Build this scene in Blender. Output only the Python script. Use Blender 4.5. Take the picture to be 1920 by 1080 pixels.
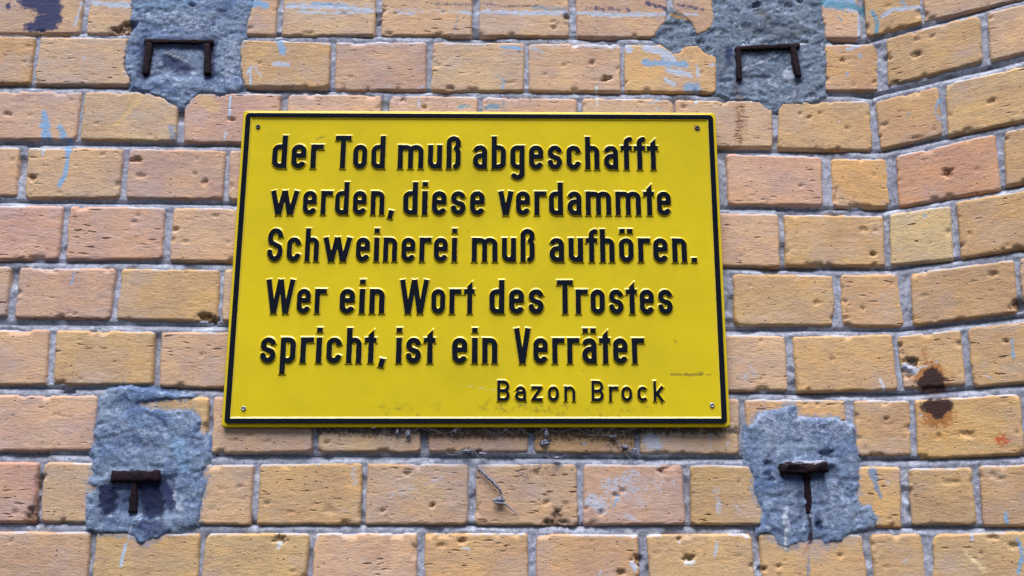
import bpy, math
import numpy as np

S = bpy.context.scene
for o in list(bpy.data.objects): bpy.data.objects.remove(o)

# ------------------------------------------------------------------ camera
F_PX = 1872.6                      # focal length for a 1920 px wide frame
YAW, PITCH, ROLL = 0.01105, 0.24682, 0.00549
DIST = 1.23329                     # camera to wall, metres
EYE = 1.55                         # camera height
WALL_TURN = 0.63504                # the wall turns towards the street by 36 degrees
XB = 0.50043                       # ... along this vertical line
_cy, _sy, _cp, _sp, _cr, _sr = math.cos(YAW), math.sin(YAW), math.cos(PITCH), math.sin(PITCH), math.cos(ROLL), math.sin(ROLL)
FW = np.array([_sy*_cp, _cy*_cp, _sp])
_R0 = np.array([_cy, -_sy, 0.0]); _U0 = np.cross(_R0, FW)
RT = _cr*_R0 + _sr*_U0; UP = -_sr*_R0 + _cr*_U0
CAM = np.array([0.0, -DIST, EYE])
cd = bpy.data.cameras.new('camera'); cam = bpy.data.objects.new('camera', cd)
S.collection.objects.link(cam); S.camera = cam
cd.sensor_width = 36.0; cd.lens = F_PX/1920*36.0; cd.clip_start = 0.05; cd.clip_end = 200
from mathutils import Matrix, Vector
cam.matrix_world = Matrix(((RT[0], UP[0], -FW[0], CAM[0]), (RT[1], UP[1], -FW[1], CAM[1]), (RT[2], UP[2], -FW[2], CAM[2]), (0, 0, 0, 1)))

# ------------------------------------------------------------------ light: open shade under a soft sky
w = bpy.data.worlds.new('World'); S.world = w; w.use_nodes = True
nt = w.node_tree; bg = nt.nodes['Background']
sky = nt.nodes.new('ShaderNodeTexSky'); sky.sky_type = 'NISHITA'; sky.sun_disc = False
SUN_EL, SUN_AZ = math.radians(66), math.radians(-10)     # azimuth from -Y (street side), positive to the right
sky.sun_elevation = SUN_EL; sky.sun_rotation = math.pi - SUN_AZ
sky.air_density = 1.0; sky.dust_density = 0.6; sky.ozone_density = 1.0
nt.links.new(sky.outputs[0], bg.inputs[0]); bg.inputs[1].default_value = 0.05
sd = bpy.data.lights.new('sun', 'SUN'); so = bpy.data.objects.new('sun', sd); S.collection.objects.link(so)
sd.energy = 3.8; sd.angle = math.radians(48); sd.color = (1.0, 0.97, 0.92)
sdir = Vector((math.sin(SUN_AZ)*math.cos(SUN_EL), -math.cos(SUN_AZ)*math.cos(SUN_EL), math.sin(SUN_EL)))
so.rotation_euler = sdir.to_track_quat('Z', 'Y').to_euler()
S.view_settings.view_transform = 'Standard'; S.view_settings.look = 'None'
S.view_settings.gamma = 1.0; S.view_settings.use_curve_mapping = False
S.view_settings.exposure = 0.83

# ------------------------------------------------------------------ helpers
col = S.collection
def smooth(t): t = np.clip(t, 0, 1); return t*t*(3-2*t)
def _h(ix, iy, s):
    n = (ix.astype(np.int64)*374761393 + iy.astype(np.int64)*668265263 + s*144665) & 0x7fffffff
    n = ((n ^ (n >> 13))*1274126177) & 0x7fffffff
    n = ((n ^ (n >> 16))*668265263) & 0x7fffffff
    return ((n ^ (n >> 15)) & 0xffff)/65535.0
def vn(x, y, s=0):                 # value noise in 0..1
    ix = np.floor(x); iy = np.floor(y); fx = x-ix; fy = y-iy
    fx = fx*fx*(3-2*fx); fy = fy*fy*(3-2*fy)
    a = _h(ix, iy, s); b = _h(ix+1, iy, s); c = _h(ix, iy+1, s); d = _h(ix+1, iy+1, s)
    return (a*(1-fx)+b*fx)*(1-fy)+(c*(1-fx)+d*fx)*fy
def fbm(x, y, s=0, o=4):
    r = 0; a = .5; t = 0
    for k in range(o):
        r = r+a*vn(x, y, s+k*17); t += a; x = x*2.03; y = y*2.03; a *= .55
    return r/t
rng = np.random.RandomState(7)

ANG = WALL_TURN
# each plane of the wall: origin, unit vector along, normal towards the street
PL = {0: (np.array([0, 0, EYE]), np.array([1.0, 0, 0]), np.array([0, -1.0, 0])),
      1: (np.array([XB, 0, EYE]), np.array([math.cos(ANG), -math.sin(ANG), 0]), np.array([-math.sin(ANG), -math.cos(ANG), 0]))}
def sight(px, py): return FW*F_PX + (px-960.0)*RT - (py-540.0)*UP
def survey(px, py, side=0, off=0.0):      # photo measurement -> (along, height) on a plane of the wall
    O, a, n = PL[side]; d = sight(px, py); P0 = O + n*off
    P = CAM + d*(np.dot(P0-CAM, n)/np.dot(d, n))
    return float(np.dot(P-O, a)), float(P[2]-EYE)
def W(side, u, v, h=0.0):
    O, a, n = PL[side]; return O + a*u + n*h + np.array([0, 0, v])
SCALE = 0.00071                                     # metres on the wall per photo pixel

def mesh(name, V, F, mat, parent=None, smooth_=True, loc=None, attrs=None, mats=None):
    V = np.asarray(V, dtype=np.float64).reshape(-1, 3); F = np.asarray(F, dtype=np.int32)
    me = bpy.data.meshes.new(name)
    me.vertices.add(len(V)); me.vertices.foreach_set('co', V.astype(np.float32).ravel())
    k = F.shape[1]
    me.loops.add(F.size); me.loops.foreach_set('vertex_index', F.ravel())
    me.polygons.add(len(F)); me.polygons.foreach_set('loop_start', np.arange(len(F), dtype=np.int32)*k)
    if smooth_: me.polygons.foreach_set('use_smooth', np.ones(len(F), dtype=bool))
    if attrs is None: attrs = {'stain_shade': np.zeros((len(V), 4))}      # clean: no marks on it
    if attrs:
        for an, arr in attrs.items():
            at = me.attributes.new(an, 'FLOAT_COLOR', 'POINT'); at.data.foreach_set('color', np.asarray(arr, dtype=np.float32).ravel())
    me.update(calc_edges=True); me.validate()
    me.materials.append(mat)
    o = bpy.data.objects.new(name, me); col.objects.link(o)
    if parent is not None: o.parent = parent
    return o
def quads(nx, ny):                                   # nx, ny vertices
    i = np.arange((nx-1)*(ny-1)); x = i % (nx-1); y = i//(nx-1); a = y*nx+x
    return np.stack([a, a+1, a+1+nx, a+nx], 1)
def place(o, side, u, v, h=0.0):                     # object frame: X along wall, Y into wall, Z up
    O, a, n = PL[side]; p = W(side, u, v, h)
    o.matrix_world = Matrix(((a[0], -n[0], 0, p[0]), (a[1], -n[1], 0, p[1]), (0, 0, 1, p[2]), (0, 0, 0, 1)))
def prune(V, F, keep, attrs):
    used = np.zeros(len(V), bool); F = F[keep]; used[F.ravel()] = True
    idx = np.cumsum(used)-1
    return V[used], idx[F], {k: a[used] for k, a in attrs.items()}

# ------------------------------------------------------------------ marks on the wall (paint, rust, dirt, pits, painted shade)
LB = (.22, .38, .62); WB = (.46, .52, .68); NV = (.028, .038, .12); RU = (.028, .011, .016); RO = (.36, .13, .035)
W_ = (.58, .60, .66); OC = (.50, .28, .09); BR_ = (.10, .045, .02); GB = (.20, .26, .38); TAN = (.62, .42, .22)
BG = (.12, .30, .46); DK = (.05, .045, .05)
MARK = [  # colour, strength, width px, points
 (NV,1.4,34,[(55,2),(95,8),(98,36),(80,42)]),(NV,1.4,30,[(85,15),(100,15)]),(NV,1.2,22,[(60,50),(95,48)]),(NV,1,12,[(15,10)]),(NV,.9,10,[(32,3),(60,6)]),(NV,.75,18,[(50,50),(90,52)]),
 (WB,1,5,[(153,3),(147,25),(141,46)]),(WB,1,12,[(174,4),(205,8),(240,9)]),(W_,.9,4,[(178,10),(186,13)]),
 (LB,1,16,[(472,4),(500,10)]),(WB,1,9,[(540,12),(640,14),(698,20)]),(LB,.9,8,[(585,6),(650,13)]),(WB,.8,6,[(560,22),(620,25),(700,23)]),
 (WB,.75,6,[(742,23),(776,26)]),(WB,.9,7,[(862,21),(884,27)]),(NV,.55,6,[(800,5),(845,8),(880,8)]),(GB,.6,6,[(858,32),(853,55)]),
 (WB,.9,9,[(900,22),(980,24),(1064,24)]),(NV,.6,6,[(905,6),(950,12),(1010,10)]),(GB,.7,10,[(1000,14),(1060,16)]),
 (WB,.95,8,[(1084,24),(1150,28),(1248,26)]),(NV,.65,9,[(1100,15),(1180,18)]),(NV,.85,10,[(1215,6),(1250,15)]),(NV,.7,8,[(1270,9),(1318,16)]),(WB,.9,5,[(1285,26),(1308,27)]),
 (LB,1,13,[(524,76),(530,98)]),(WB,.9,12,[(518,120),(540,121)]),(W_,1,4,[(480,132),(490,142),(488,153)]),(WB,1,4,[(462,140),(470,126),(483,126)]),(WB,1,5,[(470,126),(470,158)]),
 (WB,.9,4,[(600,79),(622,85)]),(W_,.9,3,[(545,159),(552,161)]),(WB,.8,4,[(640,81),(715,80)]),(WB,.7,4,[(832,84),(910,85)]),(LB,1,8,[(940,88),(980,90)]),
 (LB,.8,12,[(942,162)]),(BG,.6,8,[(934,142),(945,152)]),(WB,.55,5,[(728,165),(732,160)]),(WB,.6,6,[(785,165),(798,160)]),
 (WB,.9,5,[(994,90),(1018,98)]),(WB,.9,5,[(1075,86),(1162,88)]),(W_,1,5,[(1119,163),(1120,200)]),
 (WB,1,16,[(1178,92)]),(WB,1,17,[(1212,90),(1240,97),(1262,110)]),(LB,.9,14,[(1210,118),(1240,118),(1282,120)]),(WB,.95,14,[(1255,132),(1292,140)]),(WB,.9,10,[(1250,150),(1262,158)]),
 (LB,.95,18,[(1290,163),(1306,164)]),(WB,.8,8,[(1307,122),(1309,142)]),(WB,.7,8,[(1332,122),(1342,122)]),
 (BG,.8,12,[(862,200),(876,199)]),(BG,.8,10,[(912,200),(932,198)]),(BG,.7,4,[(945,186),(944,203)]),(WB,.7,6,[(905,184),(942,185)]),(WB,.9,9,[(724,186),(722,204)]),(WB,.7,5,[(786,186),(785,200)]),
 (LB,.7,5,[(1218,194),(1238,188)]),(LB,.6,7,[(1234,205)]),(W_,.9,6,[(1307,187),(1305,194)]),(BG,.5,5,[(1180,186),(1178,200)]),(WB,.7,6,[(1086,188),(1088,205)]),
 (LB,.95,11,[(82,212),(86,224)]),(LB,1,20,[(85,236),(86,254)]),(LB,.9,14,[(114,240),(118,256)]),(LB,.9,6,[(112,252),(135,263)]),(LB,.8,6,[(128,262),(128,275)]),
 (LB,1,11,[(123,276),(129,285)]),(LB,1,8,[(128,290),(123,325),(110,349)]),(WB,.9,4,[(85,268),(79,292)]),(LB,.9,4,[(141,510),(134,534)]),
 (TAN,.8,10,[(266,180),(240,212),(216,236)]),(OC,.55,6,[(250,180),(228,225)]),(TAN,.7,30,[(385,188),(402,200)]),
 (WB,1,6,[(432,180),(430,216)]),(WB,1,6,[(424,250),(420,262)]),(GB,.7,16,[(322,238),(324,260)]),(WB,.5,8,[(185,222)]),(NV,.5,10,[(224,84)]),(WB,.5,10,[(158,111)]),
 (BG,1,20,[(1548,6),(1590,12),(1640,20)]),(LB,1,10,[(1560,0),(1600,4)]),(WB,1,8,[(1590,18),(1612,22),(1625,35)]),(WB,1,7,[(1611,20),(1611,74)]),(BG,.9,9,[(1636,22),(1646,42),(1643,62)]),
 (W_,1,9,[(1627,38)]),(WB,1,8,[(1655,30),(1675,18),(1724,14)]),(LB,.8,6,[(1690,2),(1700,14)]),(BG,.6,6,[(1570,32),(1578,38)]),
 (WB,1,8,[(1588,92),(1612,86)]),(LB,.7,9,[(1614,103)]),(LB,.7,7,[(1588,138)]),(WB,.6,6,[(1573,228)]),(LB,.9,5,[(1760,186),(1752,210),(1762,226)]),(BG,.4,8,[(1700,218),(1706,212)]),
 ((.24,.11,.06),.56,26,[(1388,188),(1388,225),(1386,262)]),((.12,.05,.03),.5,12,[(1388,200),(1386,245)]),(LB,.6,8,[(1708,377)]),(LB,.7,8,[(1735,405)]),(WB,.6,6,[(1690,470)]),
 (RU,1.3,26,[(1732,716),(1758,716)]),(RU,1.2,34,[(1745,706)]),(RU,.75,16,[(1720,716),(1772,712)]),(RO,.6,14,[(1735,655),(1735,690)]),(RO,.85,60,[(1745,708)]),
 (RU,1.3,28,[(1744,762),(1770,762)]),(RU,1.1,34,[(1757,770)]),(RO,.85,56,[(1758,778)]),((.6,.30,.06),.5,34,[(1757,800),(1762,820)]),((.5,.07,.02),.75,24,[(1878,825)]),
 (WB,1,7,[(1684,650),(1690,690),(1694,715)]),(WB,1,16,[(1700,688),(1712,694)]),(DK,.8,10,[(1706,678),(1716,684)]),(W_,.9,6,[(1700,700),(1728,688),(1740,686)]),(WB,.8,6,[(1755,678)]),
 (W_,1,6,[(1650,712),(1657,731)]),(LB,1,6,[(1897,636),(1900,668)]),(WB,.8,4,[(1848,704),(1868,713)]),(WB,.6,8,[(1845,682)]),(W_,1,6,[(1725,778)]),(TAN,.6,20,[(1815,818)]),
 (GB,1,13,[(1634,882),(1638,898)]),(GB,1,9,[(1640,905),(1650,930)]),(LB,.9,6,[(1886,958),(1888,980)]),(WB,1,11,[(1700,935),(1704,958)]),(WB,.6,8,[(1665,905)]),
 (LB,1,6,[(1908,1012),(1917,1040),(1909,1074)]),(GB,.8,5,[(1515,1045),(1515,1082)]),(W_,1,6,[(1675,1032)]),(WB,.6,9,[(1697,1052)]),(WB,.9,5,[(1820,1005),(1824,1012)]),
 (WB,1,4,[(248,985),(240,1010)]),(WB,1,6,[(236,1022),(230,1042),(227,1060)]),((.8,.62,.38),.7,9,[(1812,1036),(1845,1070)]),
 (WB,.7,26,[(1108,938),(1126,950)]),(WB,.6,26,[(1140,908),(1165,905),(1188,892)]),(WB,.5,22,[(1188,912),(1202,945)]),(WB,.42,50,[(1150,930),(1225,910)]),(LB,.7,7,[(1158,930),(1152,950)]),(WB,.5,12,[(1262,905)]),(WB,.5,9,[(1250,930)]),
 (WB,.5,14,[(1345,920),(1350,960)]),(WB,.5,10,[(1382,950),(1388,960)]),(WB,.5,8,[(1390,925)]),(WB,.55,12,[(1175,968),(1190,975)]),(WB,.8,5,[(1345,1015),(1340,1042)]),
 (W_,.9,12,[(1180,998),(1192,1004)]),(W_,1,8,[(1212,1004),(1235,1001)]),(W_,.9,8,[(1395,1002),(1402,1008)]),(WB,.9,8,[(1185,1055),(1192,1068)]),(WB,.8,5,[(1126,1070),(1124,1080)]),
 (WB,.75,30,[(1220,822),(1228,836)]),(WB,.5,8,[(1330,835),(1332,815)]),(WB,.6,5,[(1365,828),(1362,838)]),(LB,.6,7,[(1096,832)]),(WB,.5,14,[(1405,690),(1415,700)]),(WB,.45,16,[(1398,705)]),
 (GB,.6,10,[(1480,752),(1490,756)]),(TAN,.5,22,[(520,1010),(520,1030)]),(W_,.9,8,[(520,1026),(526,1020)]),(W_,.8,6,[(866,1026),(880,1029)]),(W_,.95,9,[(1288,1056),(1300,1054)]),(WB,.6,8,[(1272,1018)]),
 (W_,.8,8,[(590,1008),(598,1000)]),(W_,.7,6,[(715,1001),(722,1000)]),(WB,.5,12,[(662,880),(664,905)]),(WB,.4,14,[(735,928),(830,898)]),(WB,.5,10,[(645,958)]),
 (DK,.75,16,[(600,806),(790,806),(990,808),(1190,808),(1380,806)]),(BR_,.7,22,[(800,812),(900,814),(985,812)]),(BR_,.6,24,[(1010,818),(1100,816),(1180,824)]),(BR_,.5,16,[(640,812),(770,815)]),  # dirt below the sign, with the sign's shadow painted into it
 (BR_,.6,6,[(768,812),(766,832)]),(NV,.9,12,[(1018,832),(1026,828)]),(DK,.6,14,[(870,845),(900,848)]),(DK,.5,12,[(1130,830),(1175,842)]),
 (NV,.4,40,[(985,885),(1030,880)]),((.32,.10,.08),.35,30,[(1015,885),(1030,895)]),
 (WB,.45,16,[(535,10),(700,14)]),(WB,.42,14,[(720,18),(880,22)]),(WB,.45,16,[(900,22),(1065,26)]),(WB,.42,16,[(1085,22),(1250,28)]),(WB,.4,14,[(1000,86),(1160,88)]),(WB,.38,12,[(640,82),(790,84)]),
 # cement patches: weathering, navy halos round the irons, shade painted under the lower left T
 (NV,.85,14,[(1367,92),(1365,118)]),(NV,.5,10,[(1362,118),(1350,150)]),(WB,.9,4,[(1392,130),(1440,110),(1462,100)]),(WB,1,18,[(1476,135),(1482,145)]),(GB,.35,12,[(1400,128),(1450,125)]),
 ((.10,.06,.05),.6,14,[(1378,160),(1380,185)]),((.10,.06,.05),.5,12,[(1495,160),(1492,190)]),(BR_,.6,9,[(1255,22),(1275,28),(1293,40)]),(OC,.8,8,[(1258,26),(1288,36)]),
 ((.012,.018,.06),1.3,40,[(275,908),(288,950)]),((.015,.022,.07),1.2,28,[(200,922),(204,952)]),(NV,.6,60,[(215,925),(300,935)]),(NV,.9,24,[(308,915),(320,945)]),(NV,.6,30,[(270,985),(310,992)]),(NV,.7,14,[(262,905),(320,918)]),(NV,.6,16,[(215,905),(240,912)]),(NV,.5,26,[(180,960),(215,985)]),(NV,.5,22,[(225,925),(230,960)]),(DK,.6,8,[(202,900),(230,905)]),  # navy staining round the T, with the shadow of its underside painted in
 (LB,.6,34,[(335,830),(345,870)]),(LB,.5,24,[(245,790),(265,800)]),(WB,.7,14,[(325,925),(335,950)]),(NV,.4,40,[(255,840),(285,845)]),(NV,.3,30,[(180,970),(200,990)]),
 (NV,.5,10,[(1440,872),(1447,892)]),(NV,.7,14,[(1532,970),(1536,990)]),(WB,.85,12,[(1470,955),(1474,985)]),(W_,.9,5,[(1472,990),(1472,1026)]),(RU,.85,8,[(1514,960),(1519,990),(1518,1016)]),
 (RO,.5,12,[(1515,1022),(1513,1032)]),(NV,.45,22,[(1530,880),(1545,860)]),(WB,.4,30,[(1560,905),(1580,930)]),(NV,.35,26,[(1495,900),(1500,935)]),
 (NV,.75,34,[(315,112),(345,128)]),(NV,.62,30,[(268,84),(330,80),(400,84)]),(NV,.75,28,[(278,84),(268,142)]),(NV,.75,26,[(392,84),(392,142)]),(NV,.6,24,[(1386,92),(1388,150)]),(NV,.55,22,[(1492,86),(1498,145)]),(NV,.5,18,[(1390,94),(1490,90)]),(NV,.55,26,[(1470,890),(1560,888)]),(NV,.5,24,[(1500,905),(1502,960)]),(WB,.4,40,[(1430,790),(1580,800)]),(WB,.35,36,[(270,30),(420,40)]),(NV,.35,30,[(300,160),(350,170)]),(W_,.9,3,[(308,96),(350,113)]),(NV,.5,12,[(262,100),(258,135)]),(WB,.5,30,[(440,90),(430,150)]),(WB,.4,34,[(280,30),(340,45),(400,50)]),  # includes dark navy halos along the iron legs and bars
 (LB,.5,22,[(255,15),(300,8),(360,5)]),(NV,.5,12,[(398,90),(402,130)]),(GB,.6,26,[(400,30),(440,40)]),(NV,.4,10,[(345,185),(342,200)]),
 ((.16,.13,.08),.5,22,[(1420,20),(1440,30)]),((.10,.12,.12),.5,40,[(1400,60),(1500,55)]),((.10,.12,.12),.45,30,[(1360,90),(1350,130)]),(GB,.5,26,[(1500,20),(1530,50)]),
]
PIT = [  # x, y, rx, ry (px), depth (mm)
 (14,213,11,4,3),(1137,147,11,6,5),(1108,117,7,5,3),(1058,121,5,3,2),(1718,103,10,6,4),(1748,67,5,3,2.5),(1717,75,7,4,2),(1662,108,9,8,4),(1580,113,6,5,3),(1592,109,4,3,2),(1640,153,5,4,2.5),
 (1860,190,8,5,3),(1776,324,10,8,5),(1830,319,5,4,1.5),(1637,476,8,4,4),(1618,430,9,5,2),(1640,432,8,3,1.5),(1910,571,13,13,8),(1862,514,8,5,3),(1617,578,5,4,3),(1532,567,10,4,2),
 (1583,565,6,4,3),(1586,597,6,3,2),(384,594,16,8,7),(400,600,10,6,7),(255,299,12,5,4),(262,329,10,4,2),(60,332,9,6,4),(366,325,5,3,2.5),(384,340,5,5,3),(405,405,9,3,2.5),(250,416,10,2,2),(330,430,6,5,3),
 (348,453,6,3,2),(526,1011,11,8,5),(867,1014,7,5,4),(826,1023,7,4,2.5),(763,888,5,4,3.5),(811,948,5,5,4),(718,958,5,4,2.5),(618,958,9,9,1.2),(545,960,6,3,1.5),(500,944,5,3,2),(1273,1010,5,5,3.5),(1290,1045,11,7,6),
 (1043,966,9,10,5),(1040,980,22,8,5),(1240,884,8,6,4),(1247,878,6,3,3),(1461,1060,6,4,3.5),(1576,1041,5,4,3),(1860,1007,8,4,3),(1901,1022,7,4,3),(1193,1050,9,10,5),(1165,1074,8,5,4),(1427,1067,8,6,5),
 (1409,1060,6,4,3),(225,57,22,8,6),(243,50,14,12,6),(58,968,10,20,6),(66,950,7,20,5),(27,962,6,5,2),(125,733,13,7,9),(72,905,6,14,8),(20,1015,5,3,2),(1733,555,9,3,1.5),(1857,546,3,3,1),(1709,678,13,8,5),
 (1700,700,12,10,4),(1815,813,13,6,2.5),(1760,818,6,4,2),(1885,640,6,5,3),(1710,596,8,3,2),(1800,599,7,4,2),(1837,893,5,4,2),(1860,890,8,5,1.5),(1778,904,14,4,1.2),(1663,786,6,4,3),(1665,795,12,5,1),
 (1612,822,4,3,2),(1390,480,6,4,1),(1518,219,6,4,2.5),(1538,212,7,3,2.5),(1590,239,6,3,2),(1655,233,8,4,2.5),(1718,258,14,3,2),(1748,244,8,2,2),(1500,213,6,4,2),(842,165,9,4,3),(755,187,8,5,2.5),(796,200,5,3,3),
 (955,155,10,2,1.5),(658,145,5,3,1.5),(820,122,5,3,1.5),(1036,40,5,3,2.5),(1039,51,6,4,3),(1062,32,6,6,5),(710,40,6,6,5),(470,52,6,4,2),(432,224,9,4,3),(1282,200,6,4,3),(1353,196,5,3,2),(55,88,6,3,2),(455,320,4,3,2),
 (1555,900,8,5,2),(440,826,10,3,1.5),(470,815,8,3,1.5),(500,828,9,3,1.5),(612,829,5,4,3),(1512,758,6,4,2),(1535,757,4,4,2.5),(1560,674,4,3,1.5),(1425,638,4,4,1.5),(1500,1,6,6,4),(1195,858,6,6,4),
 (100,872,3,3,1),(415,918,5,3,1.5),(450,912,5,4,1.5),(1840,1038,4,4,3),(1000,1035,6,4,2),(1165,920,5,5,2.5),(1153,928,6,5,4),(1126,960,5,4,3),(1005,885,6,5,3),(1023,944,6,5,2.5),(1060,944,5,4,2),
 (1445,900,6,5,3),(1437,890,5,5,3),(1440,870,8,6,4),(1533,985,7,8,3),(1550,855,14,10,5),(1420,8,9,5,5),(360,11,7,5,4),(1480,10,8,5,3),(1312,78,7,6,4),(1385,905,4,3,2),
]
def _side(x, y): return 0 if x < 1640+(y-130)*0.085 else 1
def to_planes(points):
    s = _side(points[0][0], points[0][1]) if points[0][0] > 1600 else 0
    return s, [survey(x, min(max(y, -60), 1140), s) for x, y in points]
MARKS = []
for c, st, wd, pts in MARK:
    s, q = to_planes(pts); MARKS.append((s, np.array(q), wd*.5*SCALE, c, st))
PITS = []
for x, y, rx, ry, d in PIT:
    s, q = to_planes([(x, y)]); PITS.append((s, q[0][0], q[0][1], rx*SCALE, ry*SCALE, d*.001))
def poly_dist(U, V, Q):
    if len(Q) == 1: return np.hypot(U-Q[0][0], V-Q[0][1])
    D = None
    for k in range(len(Q)-1):
        a, b = Q[k], Q[k+1]; ab = b-a; L = max(1e-12, ab@ab)
        t = np.clip(((U-a[0])*ab[0]+(V-a[1])*ab[1])/L, 0, 1)
        d = np.hypot(U-a[0]-t*ab[0], V-a[1]-t*ab[1]); D = d if D is None else np.minimum(D, d)
    return D
def stains_and_shade(side, U, V, base=None):
    """RGBA per vertex: colour of the mark and how much of it lies there."""
    R = np.zeros((len(U), 4)); u0, u1, v0, v1 = U.min(), U.max(), V.min(), V.max()
    if base is not None: R[:] = base
    wob = None
    for s, Q, r, c, st in MARKS:
        if s != side: continue
        m = r*2+.004
        if Q[:, 0].min()-m > u1 or Q[:, 0].max()+m < u0 or Q[:, 1].min()-m > v1 or Q[:, 1].max()+m < v0: continue
        if wob is None: wob = (fbm(U*190, V*190, 3, 4)-.5)*1.7
        soft = max(r*1.2, .0018)
        d = poly_dist(U, V, Q)+wob*min(r*1.1, .006)
        a = st*smooth((r+soft*.5-d)/soft)
        k = a > R[:, 3]
        R[k, 0] = c[0]; R[k, 1] = c[1]; R[k, 2] = c[2]
        R[:, 3] = np.maximum(R[:, 3], a)
    return R
def pit_depth(side, U, V):
    D = np.zeros(len(U)); wob = None
    for s, pu, pv, rx, ry, dp in PITS:
        if s != side or pu+rx*1.6 < U.min() or pu-rx*1.6 > U.max() or pv+ry*1.6 < V.min() or pv-ry*1.6 > V.max(): continue
        if wob is None: wob = (fbm(U*330, V*420, 9, 3)-.5)*1.5
        q = np.hypot((U-pu)/rx, (V-pv)/ry)+wob
        D = np.maximum(D, dp*smooth((1.0-q)/.38))
    return D

# ------------------------------------------------------------------ materials
def material(name):
    m = bpy.data.materials.new(name); m.use_nodes = True; t = m.node_tree; b = t.nodes['Principled BSDF']; return m, t, b
def N(t, typ, **kw):
    n = t.nodes.new(typ)
    for k, v in kw.items():
        if k.startswith('i_'):
            key = k[2:]; n.inputs[int(key) if key.isdigit() else key.replace('_', ' ')].default_value = v
        else: setattr(n, k, v)
    return n
def L(t, a, b): t.links.new(a, b)
def pos_scaled(t, sc):
    g = N(t, 'ShaderNodeNewGeometry'); m = N(t, 'ShaderNodeMapping'); m.inputs['Scale'].default_value = sc
    L(t, g.outputs['Position'], m.inputs['Vector']); return m.outputs[0]
def noise(t, vec, scale, detail=4, rough=.55, dist=0):
    n = N(t, 'ShaderNodeTexNoise'); n.inputs['Scale'].default_value = scale; n.inputs['Detail'].default_value = detail
    n.inputs['Roughness'].default_value = rough; n.inputs['Distortion'].default_value = dist
    L(t, vec, n.inputs['Vector']); return n.outputs['Fac']
def ramp(t, fac, lo, hi, a=0.0, b=1.0):
    n = N(t, 'ShaderNodeMapRange'); n.inputs[1].default_value = lo; n.inputs[2].default_value = hi; n.inputs[3].default_value = a; n.inputs[4].default_value = b
    L(t, fac, n.inputs[0]); return n.outputs[0]
def math_(t, op, a, b):
    n = N(t, 'ShaderNodeMath', operation=op)
    for i, q in enumerate((a, b)):
        if isinstance(q, (int, float)): n.inputs[i].default_value = q
        else: L(t, q, n.inputs[i])
    return n.outputs[0]
def mix(t, fac, a, b, blend='MIX'):
    n = N(t, 'ShaderNodeMix', data_type='RGBA', blend_type=blend)
    for i, q in ((0, fac), (6, a), (7, b)):
        if isinstance(q, (int, float)): n.inputs[i].default_value = q
        elif isinstance(q, tuple): n.inputs[i].default_value = q if len(q) == 4 else q+(1,)
        else: L(t, q, n.inputs[i])
    return n.outputs[2]
def stain_shade_over(t, colr, grain):
    a = N(t, 'ShaderNodeAttribute', attribute_name='stain_shade'); 
    f = math_(t, 'ADD', a.outputs['Alpha'], math_(t, 'MULTIPLY', math_(t, 'SUBTRACT', grain, .5), 2.2))
    f = ramp(t, f, .32, .72)
    f = math_(t, 'MULTIPLY', f, ramp(t, a.outputs['Alpha'], 0.03, .22))
    f = math_(t, 'MULTIPLY', f, ramp(t, a.outputs['Alpha'], 0.2, 1.0, .6, .97))
    return mix(t, f, colr, a.outputs['Color']), f
def bump(t, b, parts):
    prev = None
    for h, dist in parts:
        n = N(t, 'ShaderNodeBump'); n.inputs['Strength'].default_value = 1.0; n.inputs['Distance'].default_value = dist
        L(t, h, n.inputs['Height'])
        if prev is not None: L(t, prev, n.inputs['Normal'])
        prev = n.outputs[0]
    L(t, prev, b.inputs['Normal'])

# fired clay brick: wire-cut grain along its length, mottled, speckled
M_brick, t, b = material('brick_clay')
oi = N(t, 'ShaderNodeObjectInfo')
off = N(t, 'ShaderNodeVectorMath', operation='MULTIPLY_ADD'); g = N(t, 'ShaderNodeNewGeometry')
cmb = N(t, 'ShaderNodeCombineXYZ'); L(t, oi.outputs['Random'], cmb.inputs[1]); L(t, oi.outputs['Random'], cmb.inputs[0])
off.inputs[1].default_value = (3.0, 7.0, 0); L(t, cmb.outputs[0], off.inputs[0]); L(t, g.outputs['Position'], off.inputs[2])
def bmap(sc):
    m = N(t, 'ShaderNodeMapping'); m.inputs['Scale'].default_value = sc; L(t, off.outputs[0], m.inputs['Vector']); return m.outputs[0]
streak = noise(t, bmap((9, 9, 70)), 1.0, 5, .6)
streak2 = noise(t, bmap((120, 120, 380)), 1.0, 5, .72, .2)
mott = noise(t, bmap((1, 1, 1)), 22, 4, .6)
grain = noise(t, bmap((1, 1, 1)), 620, 3, .7)
blot = noise(t, bmap((1, 1, 1.6)), 85, 5, .65)
base = oi.outputs['Color']
c = mix(t, ramp(t, streak, .35, .68), base, mix(t, 1.0, base, (1.08, .98, .86, 1), 'MULTIPLY'))
c = mix(t, ramp(t, mott, .42, .66), c, mix(t, 1.0, c, (.90, .86, .92, 1), 'MULTIPLY'))
c = mix(t, ramp(t, mott, .55, .32), c, mix(t, 1.0, c, (1.10, 1.04, .92, 1), 'MULTIPLY'))
c = mix(t, ramp(t, streak2, .48, .72, 0, .42), c, mix(t, 1.0, c, (1.34, 1.29, 1.22, 1), 'MULTIPLY'))
c = mix(t, ramp(t, streak2, .44, .28, 0, .38), c, mix(t, 1.0, c, (.62, .56, .54, 1), 'MULTIPLY'))
c = mix(t, ramp(t, grain, .3, .7), mix(t, 1.0, c, (.82, .80, .80, 1), 'MULTIPLY'), mix(t, 1.0, c, (1.16, 1.16, 1.16, 1), 'MULTIPLY'))
c = mix(t, ramp(t, blot, .66, .76, 0, .35), c, (.26, .27, .36, 1))
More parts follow.
